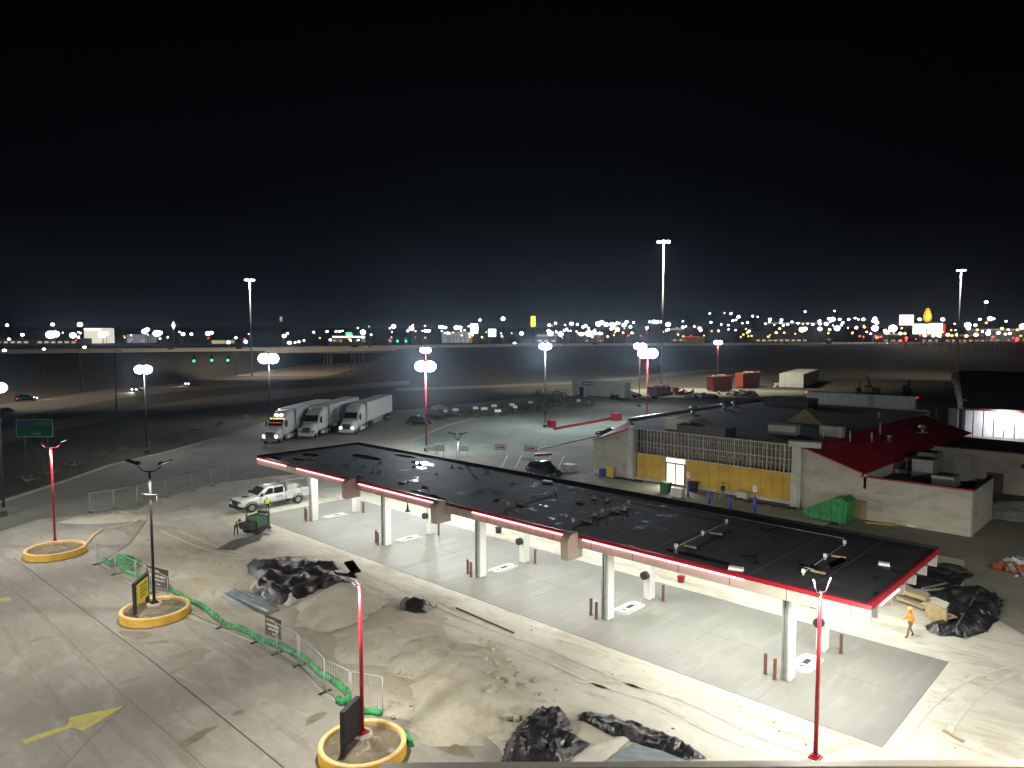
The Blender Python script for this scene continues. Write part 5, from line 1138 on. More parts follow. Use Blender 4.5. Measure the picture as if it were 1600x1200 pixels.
# banners and boards
def marks(b, x0, x1, z, h, dy, n, mi=0):
    w = (x1-x0)/n
    for i in range(n): b.box((x0+w*(i+.5), dy, z), (w*0.72, 0.01, h*random.uniform(.75, 1)), mi=mi)
def banner(u0, v0, u1, v1, H, z0, label, name='banner'):
    a, b_ = px(u0, v0), px(u1, v1); d = b_-a; L = d.length; c = (a+b_)/2
    t = thing(name, label, 'banner', (c.x, c.y, z0), math.atan2(d.y, d.x))
    MB().box((0, 0, H/2), (L, 0.03, H)).build('panel', mat('banner_black', (0.03, 0.022, 0.02), (0.05, 0.035, 0.03), rough=0.6, scale=2), t)
    m = MB(); marks(m, -L*.42, L*.1, H*.82, H*.13, -0.022, 5); m.build('orange_lettering', mat('sign_orange', (0.55, 0.30, 0.05), rough=0.6), t)
    m = MB(); marks(m, -L*.38, L*.38, H*.56, H*.12, -0.022, 8); marks(m, -L*.30, L*.34, H*.36, H*.10, -0.022, 7); marks(m, -L*.05, L*.12, H*.14, H*.09, -0.022, 2); m.build('white_lettering', mat('sign_white', (0.55, 0.55, 0.52), rough=0.6), t)
banner(230, 920, 264, 929, 1.35, 0.35, 'dark brown banner on the fence behind the black lamp post')
banner(415, 999, 440, 1009, 1.15, 0.35, 'small dark banner with an orange top line further along the fence')
def board(u, v, rz, label, W_=1.5, H_=1.9, face=True):
    p = px(u, v, 0.35); t = thing('menu_board', label, 'sign board', (p.x, p.y, 0.36), rz)
    MB().box((-W_/2, 0, H_/2), (0.16, 0.22, H_)).box((W_/2, 0, H_/2), (0.16, 0.22, H_)).box((0, 0, H_), (W_+0.16, 0.22, 0.16)).box((0, 0.03, H_*0.62), (W_-0.1, 0.08, H_*0.72)).build('frame', M_BLACK, t, bevel=0.04)
    if face:
        f = MB().box((0, -0.09, H_*0.60), (W_-0.18, 0.05, H_*0.66)).build('face_panel', mat('board_yellow', (0.66, 0.55, 0.03), rough=0.5), t)
        m = MB()
        for i, z in enumerate((0.80, 0.68, 0.56, 0.44)): marks(m, -W_*.22, W_*(.30-.1*(i % 2)), H_*z, 0.10, -0.12, 5)
        m.build('lettering', M_BLACK, f)
    else:
        MB().box((0, -0.06, H_*0.55), (W_-0.1, 0.05, H_*0.9)).build('back_panel', M_BLACK, t)
board(221, 951, hdg(212, 960, 231, 941), 'black-framed yellow board in the middle planter', (px(231, 941)-px(212, 960)).length, 1.95)
board(548, 1164, hdg(535, 1178, 560, 1150), 'black sign board seen from behind in the nearest planter', (px(535, 1178)-px(560, 1150)).length*.9, 1.75, False)
# white traffic plate on the black post
p = L2; t = tag(MB().box((0, 0, 0), (0.92, 0.04, 0.36)).build('plate', M_WHITE, None, (p.x-FX*0.0+FX*-0.12, p.y+FY*-0.12, 7.45), math.atan2(RY, RX)), 'white blank plate hanging high on the black lamp post', 'plate')

# ================================================================== PEOPLE
def person(p, rz, label, J=None, jacket=None, trousers=None, helmet=None, vest=None, z=0.06, boots=None, hair=None):
    K = dict(pel=(0, 0, .96), chest=(0.02, 0, 1.26), neck=(0.03, 0, 1.47), head=(0.05, 0, 1.60), top=(0.05, 0, 1.72),
             shl=(0.02, .19, 1.41), ell=(-.02, .27, 1.13), wrl=(.14, .24, .93), shr=(0.02, -.19, 1.41), elr=(-.02, -.27, 1.13), wrr=(.14, -.24, .93),
             hpl=(0, .10, .90), knl=(.08, .12, .50), anl=(0, .13, .09), tol=(.17, .14, .04), hpr=(0, -.10, .90), knr=(-.02, -.12, .50), anr=(-.14, -.13, .10), tor=(.03, -.14, .04))
    K.update(J or {}); V = []; E = []; Rd = []; ix = {}
    def add(n, co, r, par=None):
        ix[n] = len(V); V.append(Vector(co)); Rd.append(r)
        if par is not None: E.append((ix[par], ix[n]))
    add('pel', K['pel'], (.15, .12)); add('chest', K['chest'], (.17, .12), 'pel'); add('neck', K['neck'], (.065, .065), 'chest'); add('head', K['head'], (.085, .095), 'neck'); add('top', K['top'], (.07, .085), 'head')
    hd = Vector(K['head']); add('nose', hd+Vector((.105, 0, -.01)), (.018, .018), 'head')
    for s in 'lr':
        add('sh'+s, K['sh'+s], (.07, .07), 'chest'); add('el'+s, K['el'+s], (.05, .05), 'sh'+s); add('wr'+s, K['wr'+s], (.034, .034), 'el'+s)
        w = Vector(K['wr'+s]); e = (w-Vector(K['el'+s])).normalized(); add('pa'+s, w+e*.06, (.038, .022), 'wr'+s)
        sd = Vector((0, 0, 1)).cross(e); sd = sd.normalized() if sd.length > .1 else Vector((1, 0, 0))
        for k, (off, ln) in enumerate(((-.03, .055), (-.01, .068), (.01, .064), (.03, .05))):
            q = w+e*.10+sd*off; add('f%d%s' % (k, s), q, (.009, .009), 'pa'+s); add('g%d%s' % (k, s), q+e*ln*.8+Vector((.012, 0, -.012)), (.008, .008), 'f%d%s' % (k, s))
        add('th'+s, w+e*.05+Vector((.045, 0, 0)), (.011, .011), 'pa'+s)
        add('hp'+s, K['hp'+s], (.105, .10), 'pel'); add('kn'+s, K['kn'+s], (.068, .068), 'hp'+s); add('an'+s, K['an'+s], (.05, .05), 'kn'+s); add('to'+s, K['to'+s], (.045, .035), 'an'+s)
    me = bpy.data.meshes.new('person'); me.from_pydata(V, E, []); o = bpy.data.objects.new('person', me); COL.objects.link(o)
    sk = o.modifiers.new('skin', 'SKIN'); sk.use_smooth_shade = True
    for i, r in enumerate(Rd): me.skin_vertices[0].data[i].radius = r
    me.skin_vertices[0].data[0].use_root = True
    o.modifiers.new('sub', 'SUBSURF').render_levels = 1; o.modifiers['sub'].levels = 1
    dg = bpy.context.evaluated_depsgraph_get(); dg.update(); m2 = bpy.data.meshes.new_from_object(o.evaluated_get(dg)); bpy.data.objects.remove(o)
    m2.materials.clear()
    for m in (M_SKIN, jacket or M_ORANGE, trousers or M_PANTS, boots or M_BLACK): m2.materials.append(m)
    hz = K['neck'][2]; pz = K['pel'][2]-0.03
    for f in m2.polygons:
        c = f.center; k = 1
        if c.z > hz+0.0 and abs(c.y-K['neck'][1]) < .14: k = 0
        elif min((c-Vector(K['an'+s])).length for s in 'lr') < .12 or min((c-Vector(K['to'+s])).length for s in 'lr') < .14: k = 3
        elif min((c-Vector(K['pa'+s] if 'pa'+s in K else K['wr'+s])).length for s in 'lr') < .05 or any((c-V[ix[g+s]]).length < .045 for s in 'lr' for g in ('pa', 'g0', 'g1', 'g2', 'g3', 'th')): k = 0
        elif c.z < pz and min((c-Vector(K['wr'+s])).length for s in 'lr') > .2: k = 2
        f.material_index = k; f.use_smooth = True
    o = bpy.data.objects.new('person', m2); COL.objects.link(o); o.location = (p.x, p.y, z); o.rotation_euler = (0, 0, rz); tag(o, label, 'person')
    b = MB()
    for s in (-1, 1): b.ball(hd+Vector((.082, s*.032, .02)), .012, 8, 6)
    b.build('eyes', M_BLACK, o)
    b = MB()
    for s in (-1, 1): b.ball(hd+Vector((0, s*.088, 0)), .026, 8, 6, sc=(.7, .4, 1.2))
    b.build('ears', M_SKIN, o)
    tp = Vector(K['top'])
    if helmet: MB().ball(tp+Vector((0, 0, .0)), .135, 14, 8, sc=(1.1, .95, .85)).cyl(tp+Vector((.02, 0, -.035)), tp+Vector((.02, 0, -.02)), .165, n=16).build('hard_hat', helmet, o)
    else: MB().ball(tp+Vector((-.02, 0, .0)), .115, 14, 8, sc=(1.05, .92, .85)).build('hair', hair or M_BLACK, o)
    if vest:
        ch = Vector(K['chest']); pe = Vector(K['pel']); ax = (Vector(K['neck'])-pe)
        b = MB(); rings = []
        for t_, ra, rb in ((.12, .185, .215), (.45, .175, .225), (.75, .165, .235), (.92, .12, .17)):
            c = pe+ax*t_; rings.append([c+Vector((ra*cos(a), rb*sin(a), 0)) for a in [2*pi*i/18 for i in range(18)]])
        vs = [q for r_ in rings for q in r_]
        b.add(vs, [(j*18+i, j*18+(i+1) % 18, (j+1)*18+(i+1) % 18, (j+1)*18+i) for j in range(3) for i in range(18)], 0, True); b.build('safety_vest', vest, o)
    return o
TC = math.atan2(-FY, -FX)
person(px(1422, 997), TC-1.45, 'worker in orange jacket and orange hard hat walking past the canopy end', jacket=M_ORANGE, trousers=M_PANTS, helmet=mat('hat_orange', (0.85, 0.42, 0.06), rough=0.4), vest=M_ORANGE,
       J=dict(knl=(.20, .10, .50), anl=(.25, .10, .09), tol=(.42, .10, .05), knr=(-.05, -.10, .50), anr=(-.28, -.10, .12), tor=(-.12, -.10, .05), ell=(.05, .27, 1.15), wrl=(.28, .18, 1.10), elr=(.05, -.27, 1.15), wrr=(.28, -.18, 1.08)))
person(px(418, 803), TC+0.5, 'person in white hard hat and lime vest standing between the pickup and green machine', jacket=M_DKCLOTH, trousers=M_DKCLOTH, helmet=M_WHITE, vest=M_LIME)
person(px(369, 838), TC+1.0, 'person in lime vest and dark clothes leaning over the left of the green machine', jacket=M_DKCLOTH, trousers=M_DKCLOTH, helmet=M_BLACK, vest=M_LIME,
       J=dict(chest=(.22, 0, 1.18), neck=(.38, 0, 1.32), head=(.47, 0, 1.40), top=(.55, 0, 1.47), shl=(.30, .19, 1.28), shr=(.30, -.19, 1.28), ell=(.42, .24, 1.0), elr=(.42, -.24, 1.0), wrl=(.62, .2, .88), wrr=(.62, -.2, .88)))
def onfront(u, b_=31.6, z=0):                    # the point of the line y = b_ seen in column u
    lo, hi = -40, 60
    for _ in range(50):
        m = (lo+hi)/2
        if uv_of(m, b_, z)[0] < u: lo = m
        else: hi = m
    return Vector((lo, b_, z))
person(onfront(1129, 34.8), TC+0.2, 'person in a black shirt standing in front of the plywood wall', jacket=M_BLACK, trousers=mat('grey_trousers', (0.25, 0.24, 0.22), rough=0.8), z=0.16)

# ================================================================== SMALL THINGS BY THE STORE AND CANOPY
def blue_post(u, label, sign=False, b_=32.0, H=1.25):
    p = onfront(u, b_); t = thing('blue_bollard', label, 'bollard', (p.x, p.y, 0.16), 0, 'blue bollards in front of the store')
    MB().cyl((0, 0, 0), (0, 0, H), 0.13, n=14).ball((0, 0, H), 0.13, 12, 6, sc=(1, 1, .5)).build('post', M_BLUE, t)
    if sign:
        MB().cyl((0, 0, H), (0, 0, 2.3), 0.03, n=8).build('sign_pole', M_STEEL, t)
        s = MB().box((0, -0.05, 2.45), (0.42, 0.02, 0.62)).build('sign', M_WHITE, t)
        s.rotation_euler = (0, 0, 0)
        k = MB().cyl((-0.02, -0.075, 2.58), (-0.02, -0.065, 2.58), 0.05, n=10).box((0.0, -0.07, 2.44), (0.07, 0.01, 0.2)).box((0.06, -0.07, 2.36), (0.16, 0.01, 0.05)).build('pictogram', M_BLUE, s)
blue_post(1075, 'blue bollard with a white sign right of the bright doorway', True, 33.2, 1.6)
blue_post(1108, 'plain blue bollard left of the person in black')
blue_post(1141, 'plain blue bollard right of the person in black', b_=31.4)
blue_post(1179, 'blue bollard with a white parking sign nearest the pilaster', True, 31.4, 1.6)
def simple_bin(p, w, d, h, m, label, name='bin', cat='bin', z=0.16, rz=0.0, lid=None):
    t = thing(name, label, cat, (p.x, p.y, z), rz)
    MB().extr([(-w/2*.85, 0), (w/2*.85, 0), (w/2, h), (-w/2, h)], -d/2, d/2, 'y').build('body', m, t, bevel=0.02)
    MB().box((0, 0, h+0.03), (w+0.08, d+0.08, 0.06)).build('lid', lid or m, t, bevel=0.02)
simple_bin(onfront(1040, 33.6), 1.1, 0.8, 1.1, M_GREEN if False else mat('dark_green_bin', (0.03, 0.09, 0.03), rough=0.6), 'dark green bin left of the bright doorway')
simple_bin(onfront(1060, 32.6), 1.3, 0.8, 0.9, M_TRIM, 'low pale box in front of the doorway', 'storage_box', 'box')
simple_bin(onfront(1083, 36.0), 0.9, 0.6, 1.1, M_BLACK, 'black bin against the plywood right of the doorway')
simple_bin(onfront(1160, 36.2), 1.2, 0.6, 0.8, M_TRIM, 'pale sack against the plywood behind the bollards', 'sack', 'sack')
simple_bin(onfront(941, 35.8), 0.6, 0.6, 0.9, M_BLUE, 'blue barrel beside the left wing wall', 'barrel', 'barrel')
q = onfront(953, 36.2); tag(MB().box((0, 0, 0.62), (1.0, 0.05, 1.25), rx=-0.16).build('plywood_sheet', M_PLY, None, (q.x, q.y, 0.17)), 'yellow plywood sheet leaning at the left pilaster', 'sheet')
ch = thing('folding_chair', 'wooden chair beside the person in black', 'chair', onfront(1121, 34.6)+Vector((0, 0, 0.16)), 0.4)
MB().box((0, 0, 0.45), (0.45, 0.45, 0.04)).build('seat', M_WOOD, ch); MB().box((0, 0.22, 0.75), (0.45, 0.04, 0.35)).build('backrest', M_WOOD, ch)
for x in (-.2, .2):
    for y in (-.2, .2): MB().box((x, y, 0.22), (0.035, 0.035, 0.44)).build('leg', M_WOOD, ch)
for (P2, lb) in (([onfront(u, 35.6+0.25*sin(u*.3)) for u in range(1148, 1250, 6)], 'dark hose lying along the plywood wall'), ([onfront(u, 36.2+0.2*sin(u*.5)) for u in range(962, 1003, 4)], 'dark cable bundle at the left pilaster')):
    tag(MB().tube([(p.x, p.y, 0.26) for p in P2], 0.11, 8, jitter=.2).build('hose', M_BLACK), lb, 'hose')
# green sloped container
gp = (px(1262, 812)+px(1318, 826))/2+Vector((0.3, 1.2, 0)); gt = thing('waste_container', 'bright green sloped container by the store corner', 'waste container', (gp.x, gp.y, 0.06), hdg(1258, 812, 1318, 828)+0.25)
MB().extr([(-2.3, 0.25), (1.5, 0.25), (1.7, 2.3), (1.1, 2.65), (0.3, 2.4), (-2.5, 0.85)], -1.05, 1.05, 'y').build('hull', M_GREEN, gt, bevel=0.04)
b = MB()
for k in range(7):
    x = -2.0+k*0.55; zt = 0.75+(x+2.3)*0.50
    for s in (-1, 1): b.box((x, s*1.08, 0.25+min(zt, 1.9)/2), (0.09, 0.08, min(zt, 1.9)))
for s in (-1, 1): b.bar((-2.5, s*1.06, 0.9), (0.3, s*1.06, 2.42), 0.1)
b.build('ribs', M_GREEN, gt)
for s in (-.8, .8): MB().cyl((1.0, s-.1, .2), (1.0, s+.1, .2), .2, n=12).build('roller', M_DARKMET, gt)
q = px(1340, 812); tag(MB().box((0, 0, 0.85), (1.2, 0.9, 1.7)).box((0, 0, 1.74), (1.3, 1.0, 0.06)).build('cardboard_crate', mat('cardboard', (0.34, 0.24, 0.12), (0.28, 0.19, 0.09), rough=0.85, scale=2), None, (q.x, q.y+0.7, 0.04)), 'tall brown crate right of the green sloped container', 'crate')
q = px(1366, 812); tag(MB().box((0, 0, 0.6), (1.7, 0.05, 1.2), rx=-0.15).build('plywood_sheet', M_PLY, None, (q.x-.3, q.y+.6, 0.06)), 'plywood sheet leaning on the yard wall right of the crate', 'sheet')
q = px(1411, 822); tag(MB().box((0, 0, 0.12), (2.2, 0.5, 0.14)).box((0.2, 0.1, 0.22), (1.5, 0.2, 0.06)).build('wall_board', M_WHITE, None, (q.x, q.y+.4, 0.03), -0.3), 'white panel lying on the ground by the yard wall', 'panel')
plank((1352, 818), (1400, 822), 0.5, 0.1, M_YMACH, 'yellow lumber stack at the foot of the yard wall', 'plank', 0.12)
# things under and behind the canopy
q = px(637, 800); tag(MB().cyl((0, 0, 0), (0, 0, 0.06), 0.3, n=16).cyl((0, 0, 0.05), (0, 0, 0.95), 0.14, 0.05, n=12).cyl((0, 0, .95), (0, 0, 1.15), .08, n=10).build('delineator', M_BLACK, None, (q.x, q.y, 0.07)), 'black tapered delineator behind the second near column', 'delineator')
q = px(779, 834); simple_bin(q, .4, .4, .5, M_DARKMET, 'small dark bucket on the far edge of the slab', 'bucket', 'bucket', .07)
q = px(1064, 911); simple_bin(q, .38, .38, .4, M_RED, 'small red bucket on the pale ground behind the slab', 'bucket', 'bucket', .07)
q = (px(1168, 920)+px(1258, 946))/2
pk = [o for o in bpy.data.objects if o.name == 'pickup_truck'][0]
dup(pk, (q.x+0.2, q.y+0.9, 0.06), hdg(1258, 946, 1168, 920), 'white pickup hidden behind the canopy edge with only its wheels showing')
# green mini machine
gm = px(392, 834); t = thing('mini_dumper', 'small green tracked machine in front of the white pickup', 'machine', (gm.x, gm.y+0.5, 0.06), hdg(412, 824, 372, 838))
MB().box((-.25, 0, .95), (1.5, 1.15, .95)).build('engine_cover', mat('machine_grey', (0.06, 0.08, 0.075), rough=.5), t, bevel=.06)
f = MB()
for x in (-1.0, .5):
    for y in (-.6, .6): f.bar((x, y, .4), (x, y, 1.75), .13)
for y in (-.6, .6): f.bar((-1.06, y, 1.45), (.56, y, 1.45), .12)
f.box((-.25, 0, .42), (1.7, 1.3, .14)); f.build('frame', M_GREEN, t)
MB().extr([(.7, .5), (1.35, .55), (1.6, 1.15), (.7, 1.15)], -.6, .6, 'y').build('bucket', M_DARKMET, t)
MB().box((-.9, 0, 1.65), (.3, .9, .25)).build('control_box', M_DARKMET, t)
for y in (-.62, .62): MB().loft([(-1.1, .15, .15, .35, y), (-.9, .16, .0, .5, y), (.6, .16, .0, .5, y), (.85, .15, .15, .35, y)], p=4).build('track', M_RUBBER, t)
# lamp behind the canopy, blank boards and arrow signs beyond it
near_lamp(px(716, 797), 7.3, M_BLACK, [(TO_R, .3), (TO_L, .35)], 'black lamp head showing just over the far edge of the canopy roof', W=1200)
def barricade(u, v, w, h, label, arrow=False, z0=0.75, m=None):
    p = px(u, v); t = thing('barricade', label, 'barricade', (p.x, p.y, 0.03), math.atan2(RY, RX), 'white boards on the parking lot')
    bd = MB().box((0, 0, z0+h/2), (w, 0.05, h)).build('board', m or M_WHITE, t)
    for x in (-w*.35, w*.35): MB().box((x, 0.05, z0/2+.1), (.07, .07, z0+.2)).box((x, 0, .04), (.1, .9, .08)).build('leg', M_STEEL, t)
    if arrow:
        b = MB(); y = -.035
        for z in (z0+.05, z0+h-.05): b.box((0, y, z), (w, .01, .08))
        for x in (-w/2+.04, w/2-.04): b.box((x, y, z0+h/2), (.08, .011, h))
        b.box((-.1, y, z0+h/2), (w*.55, .01, h*.2)); b.add([(w*.18, y, z0+h*.78), (w*.38, y, z0+h/2), (w*.18, y, z0+h*.22)], [(0, 1, 2)]); b.build('red_arrow', M_RED, bd)
barricade(675, 713, 1.6, .75, 'left one of two joined white boards behind the canopy'); barricade(688, 713, 1.3, 1.0, 'taller right one of the joined white boards behind the canopy')
barricade(724, 713, 1.5, .75, 'single white board by the dark lamp head')
barricade(782, 711, 1.7, .8, 'first white board with a red arrow on the parking lot', True); barricade(829, 713, 1.8, .8, 'second white board with a red arrow near the low red kerb', True)
kerb(P_((836, 712), (862, 711)), .3, .3, M_RED, 'short red kerb beside the arrow board', 'red_kerb')
kerb(P_((838, 704), (880, 694), (935, 682)), .25, .14, M_DARKMET, 'dark kerb from the arrow board to the store')
simple_bin(px(890, 737), 1.6, 1.2, .9, M_TRIM, 'pale low utility box in the parking bays', 'utility_box', 'utility box', .03)

# ================================================================== ROADSIDE, SHRUBS, FAR THINGS
D = 94.6; a_ = pt(25, 655, D); b_ = pt(83, 683, D); zt, zb = a_.z, b_.z; c = (a_+b_)/2; Wd = 4.85
t = thing('road_sign', 'green highway sign reading WEST with an arrow at the left edge of the grass', 'road sign', (c.x, c.y, 0), math.atan2(RY, RX))
Hs = zt-zb; zc = (zt+zb)/2
pn = MB().box((0, 0, zc), (Wd, 0.08, Hs)).build('panel', M_SIGNG, t, bevel=0.02)
bd = MB()
for z in (zb+.06, zt-.06): bd.box((0, -.045, z), (Wd-.1, .01, .06))
for x in (-Wd/2+.06, Wd/2-.06): bd.box((x, -.045, zc), (.06, .011, Hs-.12))
bd.build('border', M_WHITE, pn)
M_SIGNW = mat('sign_lettering', (0.32, 0.38, 0.36), rough=0.6)
text('WEST', 0.72, M_SIGNW, pn, (1.25, -.05, zc+.55), (pi/2, 0, 0), 'lettering')
for x in (-1.75, -0.25):
    s = MB(); s.add([(x+q[0]*.55, -.05, zc+.52+q[1]*.55) for q in ((-1, .75), (-.5, .9), (0, .8), (.5, .9), (1, .75), (.9, -.2), (.45, -.75), (0, -1), (-.45, -.75), (-.9, -.2))], [tuple(range(10))]); s.build('route_shield', mat('shield_blue', (0.10, 0.12, 0.30), rough=.6), pn)
ar = MB(); ar.box((0.1, -.05, zc-.72), (.8, .01, .14)); ar.add([(.4, -.052, zc-.45), (.95, -.052, zc-.72), (.4, -.052, zc-.99)], [(0, 1, 2)]); ar.build('arrow', M_SIGNW, pn)
for x in (-1.5, 1.5): MB().box((x, .1, zb/2+.3), (.16, .16, zb+1.0)).build('post', M_DARKMET, t)
def signal(u, v, D, col, label, r=0.55):
    p = pt(u, v, D); t = thing('traffic_signal', label, 'traffic signal', (p.x, p.y, p.z), math.atan2(RY, RX), None)
    MB().box((0, .3, 0.35), (.9*r/.4, .4, 2.6*r/.4)).build('housing', M_DARKMET, t); MB().ball((0, 0, 0), r, 12, 8, sc=(1, .35, 1)).build('lens', col, t)
    MB().cyl((0, .35, .6), (0, .35, 3.6), .05, n=6).build('hanger', M_DARKMET, t)
for (u, v, n_) in ((303, 564, 'left'), (331, 563, 'middle'), (356, 563, 'right')): signal(u, v, 300, G_GREEN, '%s one of three green traffic lights in a row above the service road' % n_)
a_, b_ = pt(295, 552, 300), pt(368, 551, 300)
wr = thing('signal_gantry', 'dark span carrying the three green traffic lights', 'gantry', (b_.x, b_.y, 0))
MB().cyl((0, 0, 0), (0, 0, b_.z), .15, n=8).build('pole', M_DARKMET, wr); MB().bar((a_.x-b_.x, a_.y-b_.y, a_.z), (0, 0, b_.z), .12).build('span', M_DARKMET, wr)
G_REDS = glow('red_signal_glow', (1.0, .05, .12), 2.5)
signal(609, 532, 620, G_REDS, 'small red traffic light beyond the highway', .9); signal(621, 533, 620, G_GREEN, 'green traffic light beyond the highway next to the red one', .9); signal(634, 533, 620, G_GREEN, 'green traffic light beyond the highway, right of its twin', .9)
# poles on the embankment
def upole(u, vb, vt, label, D=None, lamp=None, grp='thin street lamp poles along the service road'):
    p = px(u, vb) if D is None else pt(u, vb, D); Dp = dist(p.x, p.y); top = pt(u, vt, Dp); H = top.z
    t = thing('street_lamp', label, 'street lamp', (p.x, p.y, 0), 0, grp)
    MB().cyl((0, 0, 0), (0, 0, H), .16, .10, n=8).build('pole', M_DARKMET, t)
    MB().box((RX*.9, RY*.9, H), (2.0, .25, .16), rz=math.atan2(RY, RX)).build('arm', M_DARKMET, t)
    if lamp: MB().ball((RX*1.6, RY*1.6, H-.1), lamp, 10, 7, sc=(1, 1, .7)).build('lamp_head', G_WHITE, t)
upole(127, 610, 542, 'street lamp on a thin pole at the foot of the embankment, left of the glare', lamp=.5)
upole(64, 600, 545, 'street lamp low in front of the pale barrier at left', lamp=.5)
upole(2, 612, 547, 'street lamp at the very left edge in front of the barrier', lamp=.55)
upole(182, 640, 548, 'dark unlit pole left of the big left glare')
upole(548, 583, 535, 'dark pole in front of the bridge', D=None)
upole(236, 560, 500, 'dark unlit pole behind the barrier', D=420)
# shrubs: many small leaf faces on short stems
def shrub(p, r, h, label, n=420, group='scrubby bushes along the lot edge', leaf=.16, m=None, z=0.0):
    t = thing('shrub', label, 'shrub', (p.x, p.y, z), 0, group); b = MB(); vs = []; fs = []
    lobes = [(random.uniform(-.6, .6)*r, random.uniform(-.6, .6)*r, random.uniform(.35, .8)*h, random.uniform(.3, .55)) for _ in range(9)]
    for i in range(n):
        lx, ly, lz, lr = random.choice(lobes); d = Vector((random.gauss(0, 1), random.gauss(0, 1), random.gauss(0, .8))); d.normalize()
        k = random.uniform(.5, 1.0)*lr; c = Vector((lx+d.x*k*r, ly+d.y*k*r, max(.08, lz+d.z*k*h*.6))); q = Matrix.Rotation(random.uniform(0, 6), 3, 'Z') @ Matrix.Rotation(random.uniform(0, 3), 3, 'X')
        o = len(vs); s = leaf*random.uniform(.6, 1.4)
        vs += [c+q@Vector(w) for w in ((-s, 0, 0), (0, -s*.5, 0), (s, 0, 0), (0, s*.5, 0))]; fs.append((o, o+1, o+2, o+3))
    b.add(vs, fs); b.build('crown', m or M_FOLI, t)
    s = MB()
    for lx, ly, lz, lr in lobes: s.cyl((lx*.15, ly*.15, 0), (lx, ly, lz), .05, .02, n=5)
    s.build('stems', M_WOOD, t); return t
s1 = shrub(px(868, 634), 5.5, 4.2, 'large dark brush mass left of the site trailer', 1500, leaf=.3)
for i, (u, v, r, h) in enumerate(((700, 655, 3, 1.4), (722, 652, 3, 1.6), (748, 651, 3.2, 1.8), (775, 650, 3, 1.7), (795, 646, 3, 1.6), (822, 644, 3.5, 2.0), (846, 642, 4, 2.6), (895, 641, 3.5, 1.8), (920, 636, 3, 1.6), (680, 655, 2.5, 1.2))):
    shrub(px(u, v), r, h, 'low scrub bush in the row of bushes behind the parking lot', 360, leaf=.22)
def panel_sign(u, v, w, label, h=None):
    p = px(u, v+9); t = thing('small_sign', label, 'sign', (p.x, p.y, 0), math.atan2(RY, RX), 'small white plates standing among the scrub')
    MB().box((0, 0, 1.75), (w, .06, .55)).build('plate', M_WHITE, t); MB().box((0, .05, .85), (.08, .08, 1.7)).build('post', M_STEEL, t)
for i, (u, v, w) in enumerate(((696, 646, .8), (712, 644, 1.3), (743, 641, 1.2), (757, 642, 1.4), (772, 637, 1.2), (778, 646, 1.3), (800, 635, 1.2), (805, 639, .9), (829, 631, 1.1), (904, 628, .9))):
    panel_sign(u, v, w, 'small white plate on a post in the scrub behind the parking lot')
crumple('white_tarp', [(672, 638), (688, 634), (700, 639), (680, 642)], .6, M_CLOTH, 'white sheet lying at the left end of the scrub', 'sheet', .4, seed=50)
# grass tufts at the dark verge
for i in range(10):
    u = 40+i*38; v = lerp_tab(u, [(0, 772), (100, 742), (170, 716), (270, 694), (380, 662)])-8
    shrub(px(u, v), 1.6, .7, 'dark low tuft on the grass verge by the kerb', 120, 'dark tufts along the grass verge', leaf=.14)

# warehouse at the right
ang = math.atan2(RY, RX); p0 = pt(1503, 690, 126); wh = thing('warehouse', 'long dark-roofed warehouse with a brightly lit white open front at the right', 'building', (p0.x, p0.y, 0), ang-0.54)
MB().add([(0, -1.5, 5.0), (60, -1.5, 4.9), (64, 66, 8.6), (0, 66, 8.6)], [(0, 1, 2, 3)]).build('roof', M_ROOF2, wh)
MB().box((30, -1.55, 4.85), (60, .15, .35)).build('eave_trim', mat('dull_red_trim', (0.22, .05, .03), rough=.6), wh)
MB().box((32, 66.2, 4.2), (62, .3, 8.2)).build('back_wall', M_CITY, wh); MB().box((.2, 32, 2.4), (.3, 66, 4.8)).build('side_wall', M_CITY, wh)
b = MB()
for i in range(40):
    if 9 <= i <= 12: continue
    b.box((.75+i*1.5, 0.0, 2.4), (1.36, .2+.06*(i % 3), 4.7))
b.build('front_panels', mat('lit_white_panel', (.74, .75, .78), (.60, .60, .62), rough=.6, scale=.9), wh)
MB().box((16.5, 3.2, 2.4), (6.6, .2, 4.7)).box((13.3, 1.6, 2.4), (.2, 3.2, 4.7)).box((19.6, 1.6, 2.4), (.2, 3.2, 4.7)).build('bay_walls', M_WHITE, wh)
shf = MB()
for z in (.6, 1.7, 2.8, 3.9): shf.box((16.4, 1.9, z), (4.6, 1.2, .12))
for x in (14.1, 16.4, 18.7): shf.box((x, 1.9, 2.1), (.12, 1.2, 4.2))
rk_ = shf.build('storage_rack', M_STEEL, wh)
for z in (1.0, 2.1, 3.2):
    for x in (15.2, 17.5): MB().box((x, 1.8, z), (1.7, 1.0, .62)).build('red_stock', M_RED, rk_)
for x in (6, 15, 26, 38): light('AREA', 'warehouse_light', (x, -2.8, 4.7), 650, (.93, .96, 1.0), 2.0, (R(40), 0, 0), wh, size_y=.6)
MB().box((15, -1.65, 4.55), (1.2, .3, .25)).box((7.5, -1.65, 4.55), (.8, .3, .2)).build('wall_light', G_LENS, wh)
